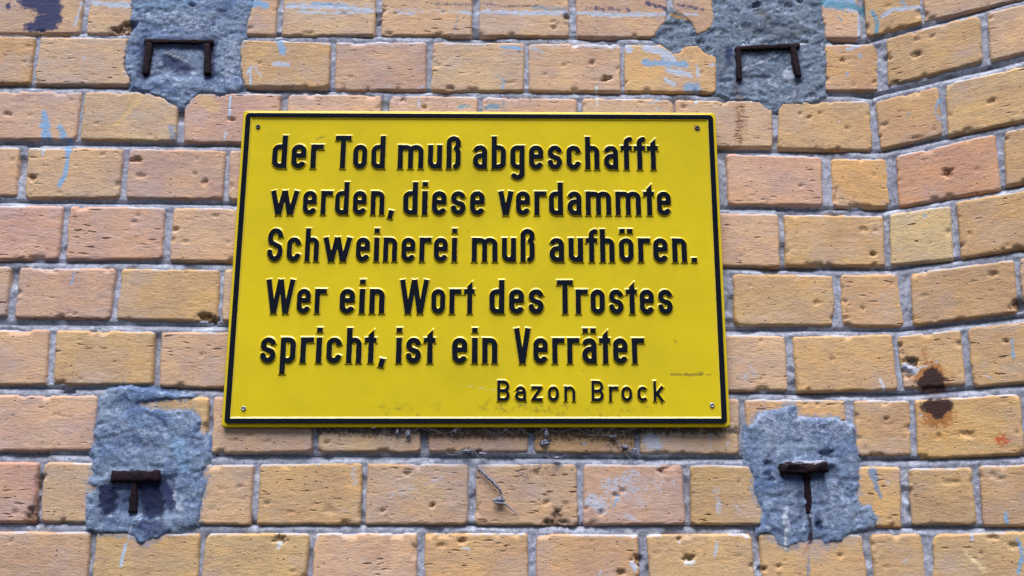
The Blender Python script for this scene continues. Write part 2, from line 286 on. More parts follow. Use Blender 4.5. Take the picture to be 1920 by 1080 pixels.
vo = N(t, 'ShaderNodeTexVoronoi'); vo.inputs['Scale'].default_value = 150; L(t, bmap((1, 1, 1.5)), vo.inputs['Vector'])
speck = math_(t, 'MULTIPLY', ramp(t, vo.outputs['Distance'], .22, .10), ramp(t, N(t, 'ShaderNodeSeparateColor').outputs[0], 0, 1))
sc_ = N(t, 'ShaderNodeSeparateColor'); L(t, vo.outputs['Color'], sc_.inputs[0])
speck = math_(t, 'MULTIPLY', ramp(t, vo.outputs['Distance'], .26, .12), ramp(t, sc_.outputs[0], .86, .90))
wv = N(t, 'ShaderNodeVectorMath', operation='MULTIPLY_ADD'); nz = N(t, 'ShaderNodeTexNoise'); nz.inputs['Scale'].default_value = 90; nz.inputs['Detail'].default_value = 3
L(t, off.outputs[0], nz.inputs['Vector']); L(t, nz.outputs['Color'], wv.inputs[0]); wv.inputs[1].default_value = (.9, .9, .9); L(t, bmap((55, 55, 190)), wv.inputs[2])
vd = N(t, 'ShaderNodeTexVoronoi'); vd.inputs['Scale'].default_value = 1.0; L(t, wv.outputs[0], vd.inputs['Vector'])
sd2 = N(t, 'ShaderNodeSeparateColor'); L(t, vd.outputs['Color'], sd2.inputs[0])
dash = math_(t, 'MULTIPLY', ramp(t, vd.outputs['Distance'], .34, .16), ramp(t, sd2.outputs[1], .80, .92))
dash = math_(t, 'MULTIPLY', dash, ramp(t, noise(t, bmap((1, 1, 1)), 13, 2, .5), .42, .6, .15, 1))
bloom = noise(t, bmap((1, 1, 1.3)), 15, 5, .62)
c = mix(t, ramp(t, bloom, .50, .72, 0, .5), c, (.44, .37, .40, 1))
c = mix(t, math_(t, 'MULTIPLY', dash, .7), c, (.13, .065, .04, 1))
c = mix(t, math_(t, 'MULTIPLY', speck, .6), c, (.10, .055, .035, 1))
c, sf = stain_shade_over(t, c, noise(t, bmap((1, 1, 1)), 240, 5, .7))
L(t, c, b.inputs['Base Color']); b.inputs['Roughness'].default_value = .82; b.inputs['Specular IOR Level'].default_value = .3
bump(t, b, [(streak2, .0009), (grain, .0004), (blot, .0008), (ramp(t, speck, 0, 1, 1, 0), .0008), (ramp(t, dash, 0, 1, 1, 0), .0014)])

def gritty(name, ca, cb, cc, bumpd):
    m, t, b = material(name)
    P = pos_scaled(t, (1, 1, 1))
    n1 = noise(t, P, 20, 6, .68, .5); n2 = noise(t, P, 210, 5, .75); n3 = noise(t, P, 800, 3, .7); n4 = noise(t, P, 70, 5, .7, .6)
    c = mix(t, ramp(t, n1, .36, .64), ca, cb)
    c = mix(t, ramp(t, n4, .54, .68, 0, .8), c, cc)
    c = mix(t, ramp(t, n2, .35, .65), mix(t, 1.0, c, (.62, .63, .66, 1), 'MULTIPLY'), mix(t, 1.0, c, (1.32, 1.31, 1.28, 1), 'MULTIPLY'))
    c = mix(t, ramp(t, n3, .62, .70, 0, .45), c, (.62, .66, .72, 1))
    c = mix(t, ramp(t, n3, .34, .26, 0, .7), c, (.04, .045, .07, 1))
    c, f = stain_shade_over(t, c, n2)
    L(t, c, b.inputs['Base Color']); b.inputs['Roughness'].default_value = .92; b.inputs['Specular IOR Level'].default_value = .25
    bump(t, b, [(n4, bumpd*1.5), (n2, bumpd), (n3, bumpd*.45)])
    return m
M_mortar = gritty('lime_mortar', (.42, .44, .56, 1), (.34, .36, .48, 1), (.22, .23, .30, 1), .0014)
M_cement = gritty('grey_cement', (.245, .31, .455, 1), (.11, .17, .34, 1), (.30, .39, .57, 1), .0018)
M_cement2 = gritty('grey_green_cement', (.235, .30, .42, 1), (.14, .19, .29, 1), (.30, .36, .43, 1), .0022)

M_rust, t, b = material('rusted_iron')
P = pos_scaled(t, (1, 1, 1)); n1 = noise(t, P, 120, 5, .7); n2 = noise(t, P, 500, 4, .7)
c = mix(t, ramp(t, n1, .4, .65), (.006, .003, .010, 1), (.020, .006, .010, 1)); c = mix(t, ramp(t, n2, .6, .75, 0, .5), c, (.02, .018, .03, 1))
L(t, c, b.inputs['Base Color']); b.inputs['Roughness'].default_value = .9; b.inputs['Specular IOR Level'].default_value = .25
bump(t, b, [(n1, .002), (n2, .001)])

YEL = (.66, .50, .0008, 1)
def enamel(name, split):
    m, t, b = material(name); P = pos_scaled(t, (1, 1, 1))
    n1 = noise(t, P, 9, 4, .6); n2 = noise(t, P, 160, 5, .7); n3 = noise(t, P, 1100, 2, .6)
    y = mix(t, ramp(t, n1, .35, .7), YEL, (.56, .43, .002, 1))
    y = mix(t, ramp(t, n2, .60, .74, 0, .30), y, (.36, .30, .03, 1))
    k = mix(t, ramp(t, n2, .56, .72, 0, .35), (.002, .003, .008, 1), (.010, .013, .030, 1))
    if split is None: c = y
    else:
        tc = N(t, 'ShaderNodeTexCoord'); s = N(t, 'ShaderNodeSeparateXYZ'); L(t, tc.outputs['Object'], s.inputs[0])
        f = ramp(t, math_(t, 'ADD', s.outputs[2], ramp(t, n2, .3, .7, -split*.07, split*.07)), split*.97, split*1.03)
        c = mix(t, f, y, k)
    if split is None: c, f2 = stain_shade_over(t, c, n2)
    L(t, c, b.inputs['Base Color']); b.inputs['Specular IOR Level'].default_value = .38
    if split is not None: L(t, ramp(t, f, 0, 1, .8, .2), b.inputs['Specular IOR Level'])
    rr = ramp(t, n2, .3, .8, .16, .30); L(t, rr, b.inputs['Roughness'])
    bump(t, b, [(n1, .0012), (n3, .00005)])
    return m
LET_H = .0020
M_plate = enamel('yellow_enamel', None)
M_letter = enamel('black_on_yellow_enamel', LET_H*.86)
M_steel, t, b = material('zinc_screw'); b.inputs['Base Color'].default_value = (.33, .35, .40, 1); b.inputs['Metallic'].default_value = .7; b.inputs['Roughness'].default_value = .45
M_dark, t, b = material('weathered_dark_screw'); b.inputs['Base Color'].default_value = (.035, .03, .04, 1); b.inputs['Roughness'].default_value = .6
M_web, t, b = material('dusty_cobweb'); b.inputs['Base Color'].default_value = (.20, .21, .28, 1); b.inputs['Roughness'].default_value = .9
M_dirt, t, b = material('dust_clump'); P = pos_scaled(t, (1, 1, 1)); n = noise(t, P, 400, 4, .7)
L(t, mix(t, ramp(t, n, .4, .62), (.05, .05, .09, 1), (.34, .35, .46, 1)), b.inputs['Base Color']); b.inputs['Roughness'].default_value = .95

# ------------------------------------------------------------------ the brick wall
def tag(o, label=None, cat=None, group=None, kind=None):
    if label: o['label'] = label
    if cat: o['category'] = cat
    if group: o['group'] = group
    if kind: o['kind'] = kind
    return o
wall = bpy.data.objects.new('brick_wall', None); col.objects.link(wall); wall.empty_display_size = .05
tag(wall, 'weathered ochre brick wall with bluish mortar, turning towards the viewer at the right', 'wall')

TOP = {0: [(0,-28),(1900,-22)], 1:[(0,67),(240,71),(460,73),(555,76),(620,78),(800,78),(985,80),(991,81),(1160,82),(1345,84),(1547,83),(1645,81)],
2:[(0,170),(155,171),(345,174),(540,175),(720,177),(900,181),(1085,184),(1265,186),(1380,186),(1462,189),(1525,187),(1632,188)],
3:[(0,274),(30,275),(50,277),(230,277),(245,278),(420,281),(1365,288),(1540,293),(1560,296),(1667,297)],
4:[(0,386),(118,386),(308,388),(430,389),(1365,400),(1460,400),(1472,402),(1657,404)],
5:[(0,498),(37,501),(215,503),(410,504),(1380,512),(1562,515),(1577,515),(1692,513)],
6:[(0,617),(92,618),(287,621),(425,621),(1370,627),(1472,629),(1487,630),(1672,627)],
7:[(0,740),(180,740),(325,744),(390,744),(1397,748),(1585,749),(1600,750),(1710,750)],
8:[(0,866),(70,866),(397,870),(475,871),(487,870),(680,868),(877,870),(1080,870),(1277,871),(1395,872),(1612,875),(1685,875)],
9:[(0,996),(170,997),(370,1000),(580,999),(780,999),(990,999),(1007,1001),(1195,1002),(1407,1000),(1620,1002),(1731,1000)]}
BOT = {0:[(0,64),(150,64),(480,65),(520,67),(700,67),(885,68),(1067,70),(1081,70),(1230,71),(1552,73),(1618,73)],
1:[(0,158),(56,158),(70,161),(240,161),(460,163),(615,164),(627,170),(800,171),(985,172),(1160,173),(1345,174),(1548,171),(1655,171)],
2:[(0,262),(140,262),(328,266),(450,270),(1345,276),(1450,277),(1460,279),(1636,283)],
3:[(0,366),(30,367),(45,372),(222,372),(415,375),(1365,385),(1544,386),(1562,389),(1675,389)],
4:[(0,489),(107,487),(125,488),(304,487),(317,490),(430,492),(1365,500),(1464,501),(1475,499),(1661,500)],
5:[(0,592),(11,593),(30,599),(206,599),(407,603),(1385,610),(1565,611),(1585,612),(1697,614)],
6:[(0,724),(86,722),(285,722),(297,725),(415,729),(1370,736),(1480,733),(1497,736),(1684,732)],
7:[(0,847),(172,845),(395,851),(475,851),(585,848),(788,849),(991,848),(1190,851),(1385,852),(1610,855),(1712,855)],
8:[(0,980),(62,981),(165,980),(372,985),(470,985),(675,984),(877,985),(1082,986),(1285,984),(1420,984),(1635,990),(1692,990)]}
TOPR = {1:[(1665,70),(1840,26),(1855,22),(1920,8)],2:[(1637,190),(1757,160),(1770,157),(1920,125)],3:[(1679,292),(1787,270),(1865,250),(1881,246),(1920,238)],
4:[(1665,401),(1780,384),(1790,380),(1920,355)],5:[(1705,511),(1900,487),(1920,480)],6:[(1680,629),(1800,617),(1812,615),(1920,602)],7:[(1714,750),(1911,737)],8:[(1697,878),(1820,877),(1832,873),(1920,870)],9:[(1745,1001),(1920,995)]}
BOTR = {0:[(1625,72),(1728,43),(1840,19),(1920,-2)],1:[(1663,162),(1840,116),(1857,115),(1920,99)],2:[(1652,281),(1770,253),(1780,257),(1920,228)],3:[(1685,389),(1875,356),(1886,350),(1920,340)],
4:[(1666,499),(1787,487),(1805,485),(1920,465)],5:[(1712,611),(1907,587)],6:[(1691,730),(1807,721),(1825,726),(1920,719)],7:[(1719,861),(1920,853)],8:[(1707,985),(1830,984),(1845,989),(1920,989)]}
PITCH_V = .08092; Z0 = .66634; HB = .07053                 # course pitch; bottom of course 0; brick height
def edge_fn(P, side, default):
    q = [survey(x, y, side) for x, y in P] if P else []
    if not q: return lambda u: default
    xs = [a for a, _ in q]; ys = [z for _, z in q]
    return lambda u: float(np.interp(u, xs, ys))
ET = {}; EB = {}
for r in range(-4, 15):
    zt, zb = Z0-r*PITCH_V+HB, Z0-r*PITCH_V
    ET[r, 0] = edge_fn(TOP.get(r) if r > 0 else None, 0, zt); EB[r, 0] = edge_fn(BOT.get(r), 0, zb)
    ET[r, 1] = edge_fn(TOPR.get(r), 1, zt); EB[r, 1] = edge_fn(BOTR.get(r), 1, zb)

# clay tints (linear)
P_ = (.520, .362, .302); T_ = (.525, .382, .280); O_ = (.525, .368, .222); Y_ = (.530, .368, .195); R_ = (.510, .325, .225); L_ = (.540, .440, .285); K_ = (.510, .345, .285)
# course, plane, x of the corners top-left, top-right, bottom-left, bottom-right in the photograph, tint
BRK = [
 (0,0,-30,152,-32,148,T_),(0,0,162,335,160,334,T_),(0,0,346,517,345,516,T_),(0,0,527,703,527,702,T_),(0,0,714,885,714,885,T_),(0,0,896,1067,898,1067,T_),(0,0,1081,1250,1081,1252,T_),(0,0,1262,1430,1264,1432,T_),(0,0,1440,1612,1442,1616,T_),
 (1,0,-122,66,-130,56,O_),(1,0,75,250,63,244,T_),(1,0,440,621,434,616,O_),(1,0,630,800,627,799,P_),(1,0,811,985,808,982,T_),(1,0,991,1162,992,1165,T_),(1,0,1171,1345,1172,1345,O_),(1,0,1547,1646,1547,1654,O_),
 (2,0,-25,154,-40,142,P_),(2,0,159,335,150,329,T_),(2,0,348,526,343,520,P_),(2,0,540,715,None,None,P_),(2,0,730,896,None,None,P_),(2,0,905,1082,None,None,P_),(2,0,1092,1262,None,None,T_),(2,0,1267,1449,1267,1451,T_),(2,0,1461,1632,1460,1637,O_),
 (3,0,-145,35,-155,30,T_),(3,0,51,232,45,222,T_),(3,0,242,424,234,416,P_),(3,0,430,610,427,608,P_),(3,0,1362,1541,1365,1544,P_),(3,0,1560,1668,1562,1676,Y_),
 (4,0,-58,119,-72,109,P_),(4,0,131,309,122,304,P_),(4,0,324,500,317,496,T_),(4,0,1290,1460,1290,1464,T_),(4,0,1471,1657,1475,1661,O_),
 (5,0,-160,20,-172,11,P_),(5,0,37,218,25,206,P_),(5,0,228,412,217,407,O_),(5,0,420,600,415,598,T_),(5,0,1374,1564,1378,1565,O_),(5,0,1577,1692,1581,1698,O_),
 (6,0,-90,92,-103,86,T_),(6,0,104,290,97,285,O_),(6,0,302,485,297,480,T_),(6,0,1290,1472,1294,1480,T_),(6,0,1486,1673,1496,1684,O_),
 (7,0,-5,182,-20,176,P_),(7,0,196,391,190,385,O_),(7,0,400,586,395,585,T_),(7,0,598,790,597,788,T_),(7,0,800,992,803,991,T_),(7,0,1001,1194,1002,1190,O_),(7,0,1201,1387,1200,1386,T_),(7,0,1397,1586,1402,1592,O_),(7,0,1602,1708,1607,1710,O_),
 (8,0,-120,71,-135,62,K_),(8,0,81,272,74,262,T_),(8,0,284,476,276,469,T_),(8,0,487,680,481,675,O_),(8,0,689,879,684,877,T_),(8,0,894,1081,890,1084,T_),(8,0,1094,1279,1094,1286,K_),(8,0,1294,1480,1297,1484,O_),(8,0,1492,1689,1500,1692,Y_),
 (9,0,-30,171,-45,160,T_),(9,0,181,375,168,369,O_),(9,0,386,582,374,570,O_),(9,0,592,782,582,781,T_),(9,0,796,989,795,992,O_),(9,0,1006,1197,1005,1200,O_),(9,0,1212,1409,1222,1418,O_),(9,0,1424,1617,1432,1632,O_),(9,0,1631,1731,1646,1742,O_),
 (0,1,1622,1727,1624,1729,O_),(0,1,1733,1925,1733,1925,T_),
 (1,1,1660,1837,1664,1842,O_),(1,1,1850,2035,1857,2040,T_),
 (2,1,1638,1757,1650,1767,O_),(2,1,1771,1955,1777,1960,O_),
 (3,1,1679,1865,1684,1876,R_),(3,1,1881,2075,1885,2080,O_),
 (4,1,1666,1781,1668,1787,L_),(4,1,1791,1980,1802,1990,O_),
 (5,1,1706,1901,1711,1907,O_),(5,1,1910,2100,1917,2110,T_),
 (6,1,1681,1799,1692,1809,O_),(6,1,1811,2000,1825,2010,O_),
 (7,1,1713,1911,1720,1921,Y_),(7,1,1924,2115,1932,2125,O_),
 (8,1,1699,1821,1708,1830,O_),(8,1,1834,2030,1842,2040,O_),
 (9,1,1748,1940,1748,1945,O_),(9,1,1955,2150,1960,2160,O_)]
# brick broken away where cement fills it
TRP = [(1338,-40),(1337,10),(1341,30),(1338,48),(1325,60),(1308,65),(1303,60),(1296,42),(1283,32),(1262,20),(1255,35),(1240,50),(1226,70),(1238,80),(1250,90),(1262,98),(1273,97),(1282,88),(1292,83),(1310,85),(1325,98),(1342,105),(1345,112),(1344,175),(1370,184),(1400,184),(1425,190),(1435,200),(1452,206),(1462,200),(1465,192),(1500,192),(1525,187),(1546,178),(1547,110),(1546,80),(1546,50),(1540,30),(1540,10),(1550,0),(1560,-40)]
TLP = [(243,-40),(248,8),(245,45),(243,65),(236,100),(232,128),(243,145),(245,165),(262,172),(280,175),(305,183),(320,192),(335,203),(345,202),(358,187),(372,175),(395,174),(412,180),(440,172),(457,163),(452,140),(450,110),(450,85),(460,70),(463,40),(470,20),(480,-40)]
BLP = [(178,800),(184,770),(190,745),(205,730),(225,721),(250,724),(280,729),(330,737),(364,741),(362,747),(340,750),(300,752),(262,757),(285,766),(320,768),(350,766),(372,775),(380,790),(375,810),(388,818),(392,830),(397,855),(390,875),(385,885),(390,905),(383,930),(378,955),(374,985),(355,995),(330,1000),(305,1005),(290,1015),(275,1020),(262,1021),(250,1008),(235,1003),(215,1003),(185,1001),(162,995),(160,960),(160,925),(175,915),(163,905),(170,885),(174,865),(170,845),(176,820)]
BRP = [(1401,800),(1413,790),(1422,775),(1436,769),(1461,768),(1483,757),(1494,762),(1495,779),(1524,783),(1547,782),(1572,779),(1579,790),(1591,793),(1604,800),(1604,832),(1611,851),(1612,873),(1613,898),(1611,915),(1609,934),(1619,946),(1636,947),(1641,962),(1652,973),(1638,990),(1622,998),(1599,1001),(1588,1007),(1574,1018),(1558,1021),(1549,1029),(1538,1018),(1519,1018),(1502,1022),(1474,1030),(1455,1023),(1447,1009),(1422,1000),(1426,982),(1429,959),(1416,934),(1411,918),(1413,896),(1404,879),(1399,851),(1398,823)]
def poly(P): return np.array([survey(x, y, 0) for x, y in P])
def sdpoly(U, V, Q):                    # signed distance, negative inside
    n = len(Q); d = np.full(len(U), 1e9); ins = np.zeros(len(U), bool)
    for i in range(n):
        a, b2 = Q[i], Q[(i+1) % n]; ab = b2-a; Ls = max(1e-12, ab@ab)
        t = np.clip(((U-a[0])*ab[0]+(V-a[1])*ab[1])/Ls, 0, 1)
        d = np.minimum(d, np.hypot(U-a[0]-t*ab[0], V-a[1]-t*ab[1]))
        c1 = (a[1] > V) != (b2[1] > V)
        if abs(ab[1]) > 1e-12: ins ^= c1 & (U < a[0]+(V-a[1])*ab[0]/ab[1])
    return np.where(ins, -d, d)
POLY_TR, POLY_TL, POLY_BL, POLY_BR = poly(TRP), poly(TLP), poly(BLP), poly(BRP)
CUTS = [POLY_TR, POLY_TL, POLY_BL, POLY_BR]

occupied = {}
def brick(side, r, q, tint, step=.0021, seed=None):
    """q: (u,v) of top-left, top-right, bottom-right, bottom-left"""
    q = np.array(q); cu, cv = q[:, 0].mean(), q[:, 1].mean()
    wd = max(.01, (q[1, 0]+q[2, 0]-q[0, 0]-q[3, 0])/2); ht = abs(q[0, 1]+q[1, 1]-q[3, 1]-q[2, 1])/2
    occupied.setdefault((r, side), []).append((min(q[0, 0], q[3, 0]), max(q[1, 0], q[2, 0])))
    s = rng.randint(1, 9999)
    nx = max(6, int(wd/step)); ny = max(5, int(ht/step))
    a, bb = np.meshgrid(np.linspace(0, 1, nx), np.linspace(0, 1, ny)); a = a.ravel(); bb = bb.ravel()
    U = (q[0, 0]*(1-a)+q[1, 0]*a)*bb+(q[3, 0]*(1-a)+q[2, 0]*a)*(1-bb)
    V = (q[0, 1]*(1-a)+q[1, 1]*a)*bb+(q[3, 1]*(1-a)+q[2, 1]*a)*(1-bb)
    X = (a-.5)*wd; Y = (bb-.5)*ht
    rc = .002+.004*vn(a*3.1, bb*2.3, s)**2+.0015*(vn(X*90, Y*90, s+5)); 
    if s % 4 == 0: rc = rc+.004*((a > .5) == (s % 8 == 0))
    dx = np.abs(X)-wd/2+rc; dy = np.abs(Y)-ht/2+rc
    D = -(np.minimum(np.maximum(dx, dy), 0)+np.hypot(np.maximum(dx, 0), np.maximum(dy, 0))-rc)    # inside distance
    D = D-.0016*fbm(X*75, Y*75, s+1, 4)**1.5*1.6+.0004
    chip = smooth((fbm(X*60, Y*60, s+2, 3)-.70)/.06)*smooth((.0075-D)/.006)
    rb = .0005+.0010*vn(a*4, bb*4, s+3)
    tt = np.clip(D/rb, -3, 1)
    hgt = np.where(tt > 0, -rb*(1-np.sqrt(np.clip(1-(1-np.clip(tt, 0, 1))**2, 0, 1))), -rb+tt*.004)
    hgt = hgt-chip*.0032+(fbm(X*22, Y*30, s+4, 3)-.5)*.0010+(fbm(X*70, Y*420, s+6, 3)-.5)*.0005
    st = stains_and_shade(side, U, V)
    for k in range(rng.randint(1, 5)):       # small pores in the clay
        px, py = rng.uniform(-wd/2, wd/2), rng.uniform(-ht/2, ht/2); pr = rng.uniform(.0009, .0022); ex = rng.uniform(1, 2.8)
        dd = np.hypot((X-px)/(pr*ex), (Y-py)/pr)+(vn(X*700, Y*700, s)-.5)*.6
        hgt = hgt-rng.uniform(.0006, .0022)*smooth((1.2-dd)/.8)
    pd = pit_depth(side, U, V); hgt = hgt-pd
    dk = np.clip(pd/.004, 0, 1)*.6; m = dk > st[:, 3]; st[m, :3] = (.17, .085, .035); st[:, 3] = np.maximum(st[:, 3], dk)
    ck = chip*.25; m = ck > st[:, 3]; st[m, :3] = (.40, .22, .10); st[:, 3] = np.maximum(st[:, 3], ck)
    # mortar smeared over the arris, mostly on top
    smear = smooth((.0035-(ht/2-Y)+.003*(fbm(X*40, Y*10, s+9, 3)-.45))/.002)*smooth((fbm(X*24, Y*0+s, s+11, 2)-.42)/.1)*.8
    m = smear > st[:, 3]; st[m, :3] = (.46, .47, .54); st[:, 3] = np.maximum(st[:, 3], smear)
    cut = np.zeros(len(U))
    for Q in CUTS:
        if side == 0 and U.max() > Q[:, 0].min() and U.min() < Q[:, 0].max() and V.max() > Q[:, 1].min() and V.min() < Q[:, 1].max():
            sd_ = sdpoly(U, V, Q)+(fbm(U*300, V*300, 31, 3)-.5)*.004
            cut = np.maximum(cut, smooth(((.0006 if Q is POLY_TR or Q is POLY_TL else -.006)-sd_)/.0022))
            film = .62*smooth((.006-sd_+(fbm(U*110, V*110, 47, 3)-.5)*.012)/.006)*(Q is not POLY_TR)
            m = film > st[:, 3]; st[m, :3] = (.25, .28, .37); st[:, 3] = np.maximum(st[:, 3], film)
            bk = smooth((.0035-sd_)/.002)*.55*(Q is POLY_TR)
            m = bk > st[:, 3]; st[m, :3] = (.26, .12, .05); st[:, 3] = np.maximum(st[:, 3], bk)
    hgt = hgt-cut*.011
    hgt = hgt+rng.uniform(-.0008, .0010)
    Vt = np.stack([U-cu, -hgt, V-cv], 1); F = quads(nx, ny)
    i = np.arange(nx*ny).reshape(ny, nx)
    ring = np.concatenate([i[0, :], i[1:, -1], i[-1, -2::-1], i[-2:0:-1, 0]])
    back = Vt[ring].copy(); back[:, 1] = .030; n0 = len(Vt); k = len(ring)
    Vt = np.concatenate([Vt, back]); st = np.concatenate([st, st[ring]*np.array([1, 1, 1, .3])])
    j = np.arange(k); F = np.concatenate([F, np.stack([ring[j], ring[(j+1) % k], n0+(j+1) % k, n0+j], 1)[:, ::-1]])
    o = mesh('brick', Vt, F, M_brick, None, True, attrs={'stain_shade': st})
    place(o, side, cu, cv); o.parent = wall
    tn = np.array(tint)*rng.uniform(.93, 1.06)*(1+rng.uniform(-.03, .03, 3)); o.color = (*tn, 1)
    return o

n_brick = 0
for r, side, x1, x2, x3, x4, tint in BRK:
    def cor(x, top):
        f = (ET if top else EB)[r, side]
        # photo column -> plane position on the course edge (two passes)
        y = {1: 0}; v = f(0)
        py = 540.0
        for k in range(6):
            P = W(side, survey(x, py, side)[0], v); d = P-CAM; py = 540-F_PX*np.dot(d, UP)/np.dot(d, FW)
            u = survey(x, py, side)[0]; v = f(u)
        return (u, v)
    a, b2 = cor(x1, 1), cor(x2, 1)
    d = cor(x3, 0) if x3 is not None else (a[0], EB[r, side](a[0])); c2 = cor(x4, 0) if x4 is not None else (b2[0], EB[r, side](b2[0]))
    if r == 0: a = (d[0], a[1]); b2 = (c2[0], b2[1])
    brick(side, r, (a, b2, c2, d), tint); n_brick += 1
# the wall goes on past the frame: the next bricks of every course
tints = [P_, T_, T_, O_, O_, T_, R_]
far = []
for r in range(-3, 14):
    for side in (0, 1):
        occ = sorted(occupied.get((r, side), []))
        hdr = .132; gap = .0105
        zt, zb = Z0-r*PITCH_V+HB, Z0-r*PITCH_V
        spans = []
        if side == 0:
            right = XB-.004 if r % 2 == 0 else XB+.012
            if occ:
                u = occ[0][0]
            else: u = right+gap
            while u > -1.9:
                w_ = (hdr-gap) if (u < right or r % 2 == 0) else .075
                spans.append((u-gap-w_, u-gap)); u = u-gap-w_
        else:
            u = occ[-1][1] if occ else ((-.006) if r % 2 == 0 else .012)
            first = not occ
            while u < 1.0:
                w_ = .076 if (first and r % 2 == 0) else hdr-gap
                spans.append((u+gap, u+gap+w_)); u = u+gap+w_; first = False
        for (u0, u1) in spans:
            near = (-.86 < u0 and side == 0 or side == 1 and u1 < .46) and -1 <= r <= 10
            t_ = tints[rng.randint(len(tints))]
            if near: brick(side, r, ((u0, zt), (u1, zt), (u1, zb), (u0, zb)), t_, step=.0035); n_brick += 1
            else: far.append((side, u0, u1, zb, zt, t_))
# bricks well outside the frame, joined
V = []; F = []
for side, u0, u1, zb, zt, t_ in far:
    e = .0016; k = len(V)
    for (uu, vv, hh) in ((u0, zb, -.02), (u1, zb, -.02), (u1, zt, -.02), (u0, zt, -.02), (u0, zb, -e), (u1, zb, -e), (u1, zt, -e), (u0, zt, -e), (u0+e, zb+e, 0), (u1-e, zb+e, 0), (u1-e, zt-e, 0), (u0+e, zt-e, 0)):
        V.append(W(side, uu, vv, hh))
    for lv in (0, 4):
        for i in range(4): F.append((k+lv+i, k+lv+(i+1) % 4, k+lv+4+(i+1) % 4, k+lv+4+i))
    F.append((k+8, k+9, k+10, k+11))
o = mesh('brickwork', V, F, M_brick, wall, False); o.color = (*T_, 1); o['kind'] = 'stuff'

# mortar: one recessed sheet per plane, fuller at the foot of each bed joint
def mortar(side, u0, u1, v0, v1, step):
    nx, ny = int((u1-u0)/step), int((v1-v0)/step)
    U, V = np.meshgrid(np.linspace(u0, u1, nx), np.linspace(v0, v1, ny)); U = U.ravel(); V = V.ravel()
    # position across the bed joint: bottom edge of a brick is at Z0 - r*pitch
    ph = (V-Z0)/PITCH_V; fr = ph-np.floor(ph)                 # 0 at brick bottom, HB/PITCH_V at its top
    jt = (fr-HB/PITCH_V)/(1-HB/PITCH_V)                       # 0 foot of joint .. 1 under the brick above
    bed = smooth((jt+.3)/.3)
    full = smooth((fbm(U*7, V*11, 61, 4)-.42)/.16)*(.75 if side == 0 else .35)+.35*smooth((-.25-U)/.3)*(side == 0)
    rec = .0028+.0015*(1-bed)+(.0130*np.clip(jt, 0, 1)**(2.6+2.6*np.clip(full, 0, 1)))*bed
    rec = rec+(fbm(U*30, V*30, 71, 4)-.5)*.0034+(fbm(U*140, V*170, 77, 3)-.5)*.0026
    rec = np.maximum(rec, .0010)
    rec = rec+pit_depth(side, U, V)
    if side == 0: rec = rec+.004*smooth((fbm(U*16, V*22, 90, 3)-.58)/.08)
    st = stains_and_shade(side, U, V)
    dirt = smooth((fbm(U*20, V*20, 80, 4)-.54)/.15)*.42*(1-bed*.3)
    m = dirt > st[:, 3]; st[m, :3] = (.07, .075, .13); st[:, 3] = np.maximum(st[:, 3], dirt)
    lit = smooth((fbm(U*26, V*60, 85, 4)-.46)/.14)*.75*bed*smooth((.6-jt)/.3)  # foot of the bed joints painted paler, like ledges catching the sky
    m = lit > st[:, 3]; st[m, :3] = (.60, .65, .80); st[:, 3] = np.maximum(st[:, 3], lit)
    o = mesh('mortar', np.stack([U, rec, V], 1), quads(nx, ny), M_mortar, None, attrs={'stain_shade': st})
    place(o, side, 0, 0); o.parent = wall
    return o
mortar(0, -.90, XB+.016, -.10, .80, .0026)
mortar(1, -.004, .50, -.10, .80, .0026)
# plain backing behind everything, out to the ends of the wall
for side, u0, u1, z0_, z1_ in ((0, -1.95, XB+.02, -.42, .96), (1, -.03, 1.05, -.42, .96)):
    nx, ny = 60, 50; U, V = np.meshgrid(np.linspace(u0, u1, nx), np.linspace(z0_, z1_, ny)); U = U.ravel(); V = V.ravel()
    o = mesh('mortar', np.stack([U, np.where((V > -.09) & (V < .79) & (U > -.88) & (U < .52), .0235, .0065), V], 1), quads(nx, ny), M_mortar, None); place(o, side, 0, 0); o.parent = wall

# cement patches
def patch(name, Q, mat, proud, amp, label, seed, pocket=None, step=.0021, rim=.0045, over=0.0):
    u0, v0 = Q.min(0)-.008; u1, v1 = Q.max(0)+.008
    nx, ny = int((u1-u0)/step), int((v1-v0)/step)
    U, V = np.meshgrid(np.linspace(u0, u1, nx), np.linspace(v0, v1, ny)); U = U.ravel(); V = V.ravel()
    sd_ = sdpoly(U, V, Q)+(fbm(U*170, V*170, seed, 4)-.5)*.006-over
    h = proud*smooth(-sd_/rim)-.0035*smooth((sd_+.001)/.0030)
    rough = (fbm(U*40, V*50, seed+1, 5)-.5)*2.0+(fbm(U*210, V*260, seed+2, 4)-.5)*2.0-1.3*smooth((fbm(U*60, V*95, seed+5, 4)-.56)/.05)
    h = h+rough*amp*smooth((-sd_+.001)/.004)
    if pocket: h = pocket(U, V, h)
    h = h-pit_depth(0, U, V)
    st = stains_and_shade(0, U, V)
    lp = smooth((fbm(U*120, V*160, seed+8, 3)-.60)/.06)*.5
    m = lp > st[:, 3]; st[m, :3] = (.42, .52, .70); st[:, 3] = np.maximum(st[:, 3], lp)
    F = quads(nx, ny); keep = (sd_[F].min(1) < .0028)
    Vt, F, at = prune(np.stack([U, -h, V], 1), F, keep, {'stain_shade': st})
    o = mesh(name, Vt, F, mat, None, attrs=at); place(o, 0, 0, 0); o.parent = wall; o['label'] = label
    return o
def pocket_box(x0, y0, x1, y1, depth, soft=6):
    a = survey(x0, y1); b2 = survey(x1, y0); s = soft*SCALE
    def f(U, V, h):
        wob = (fbm(U*200, V*200, 5, 3)-.5)*.006
        q = np.minimum(np.minimum(U-a[0], b2[0]-U), np.minimum(V-a[1], b2[1]-V))+wob
        return h-depth*smooth(q/s+.5)
    return f
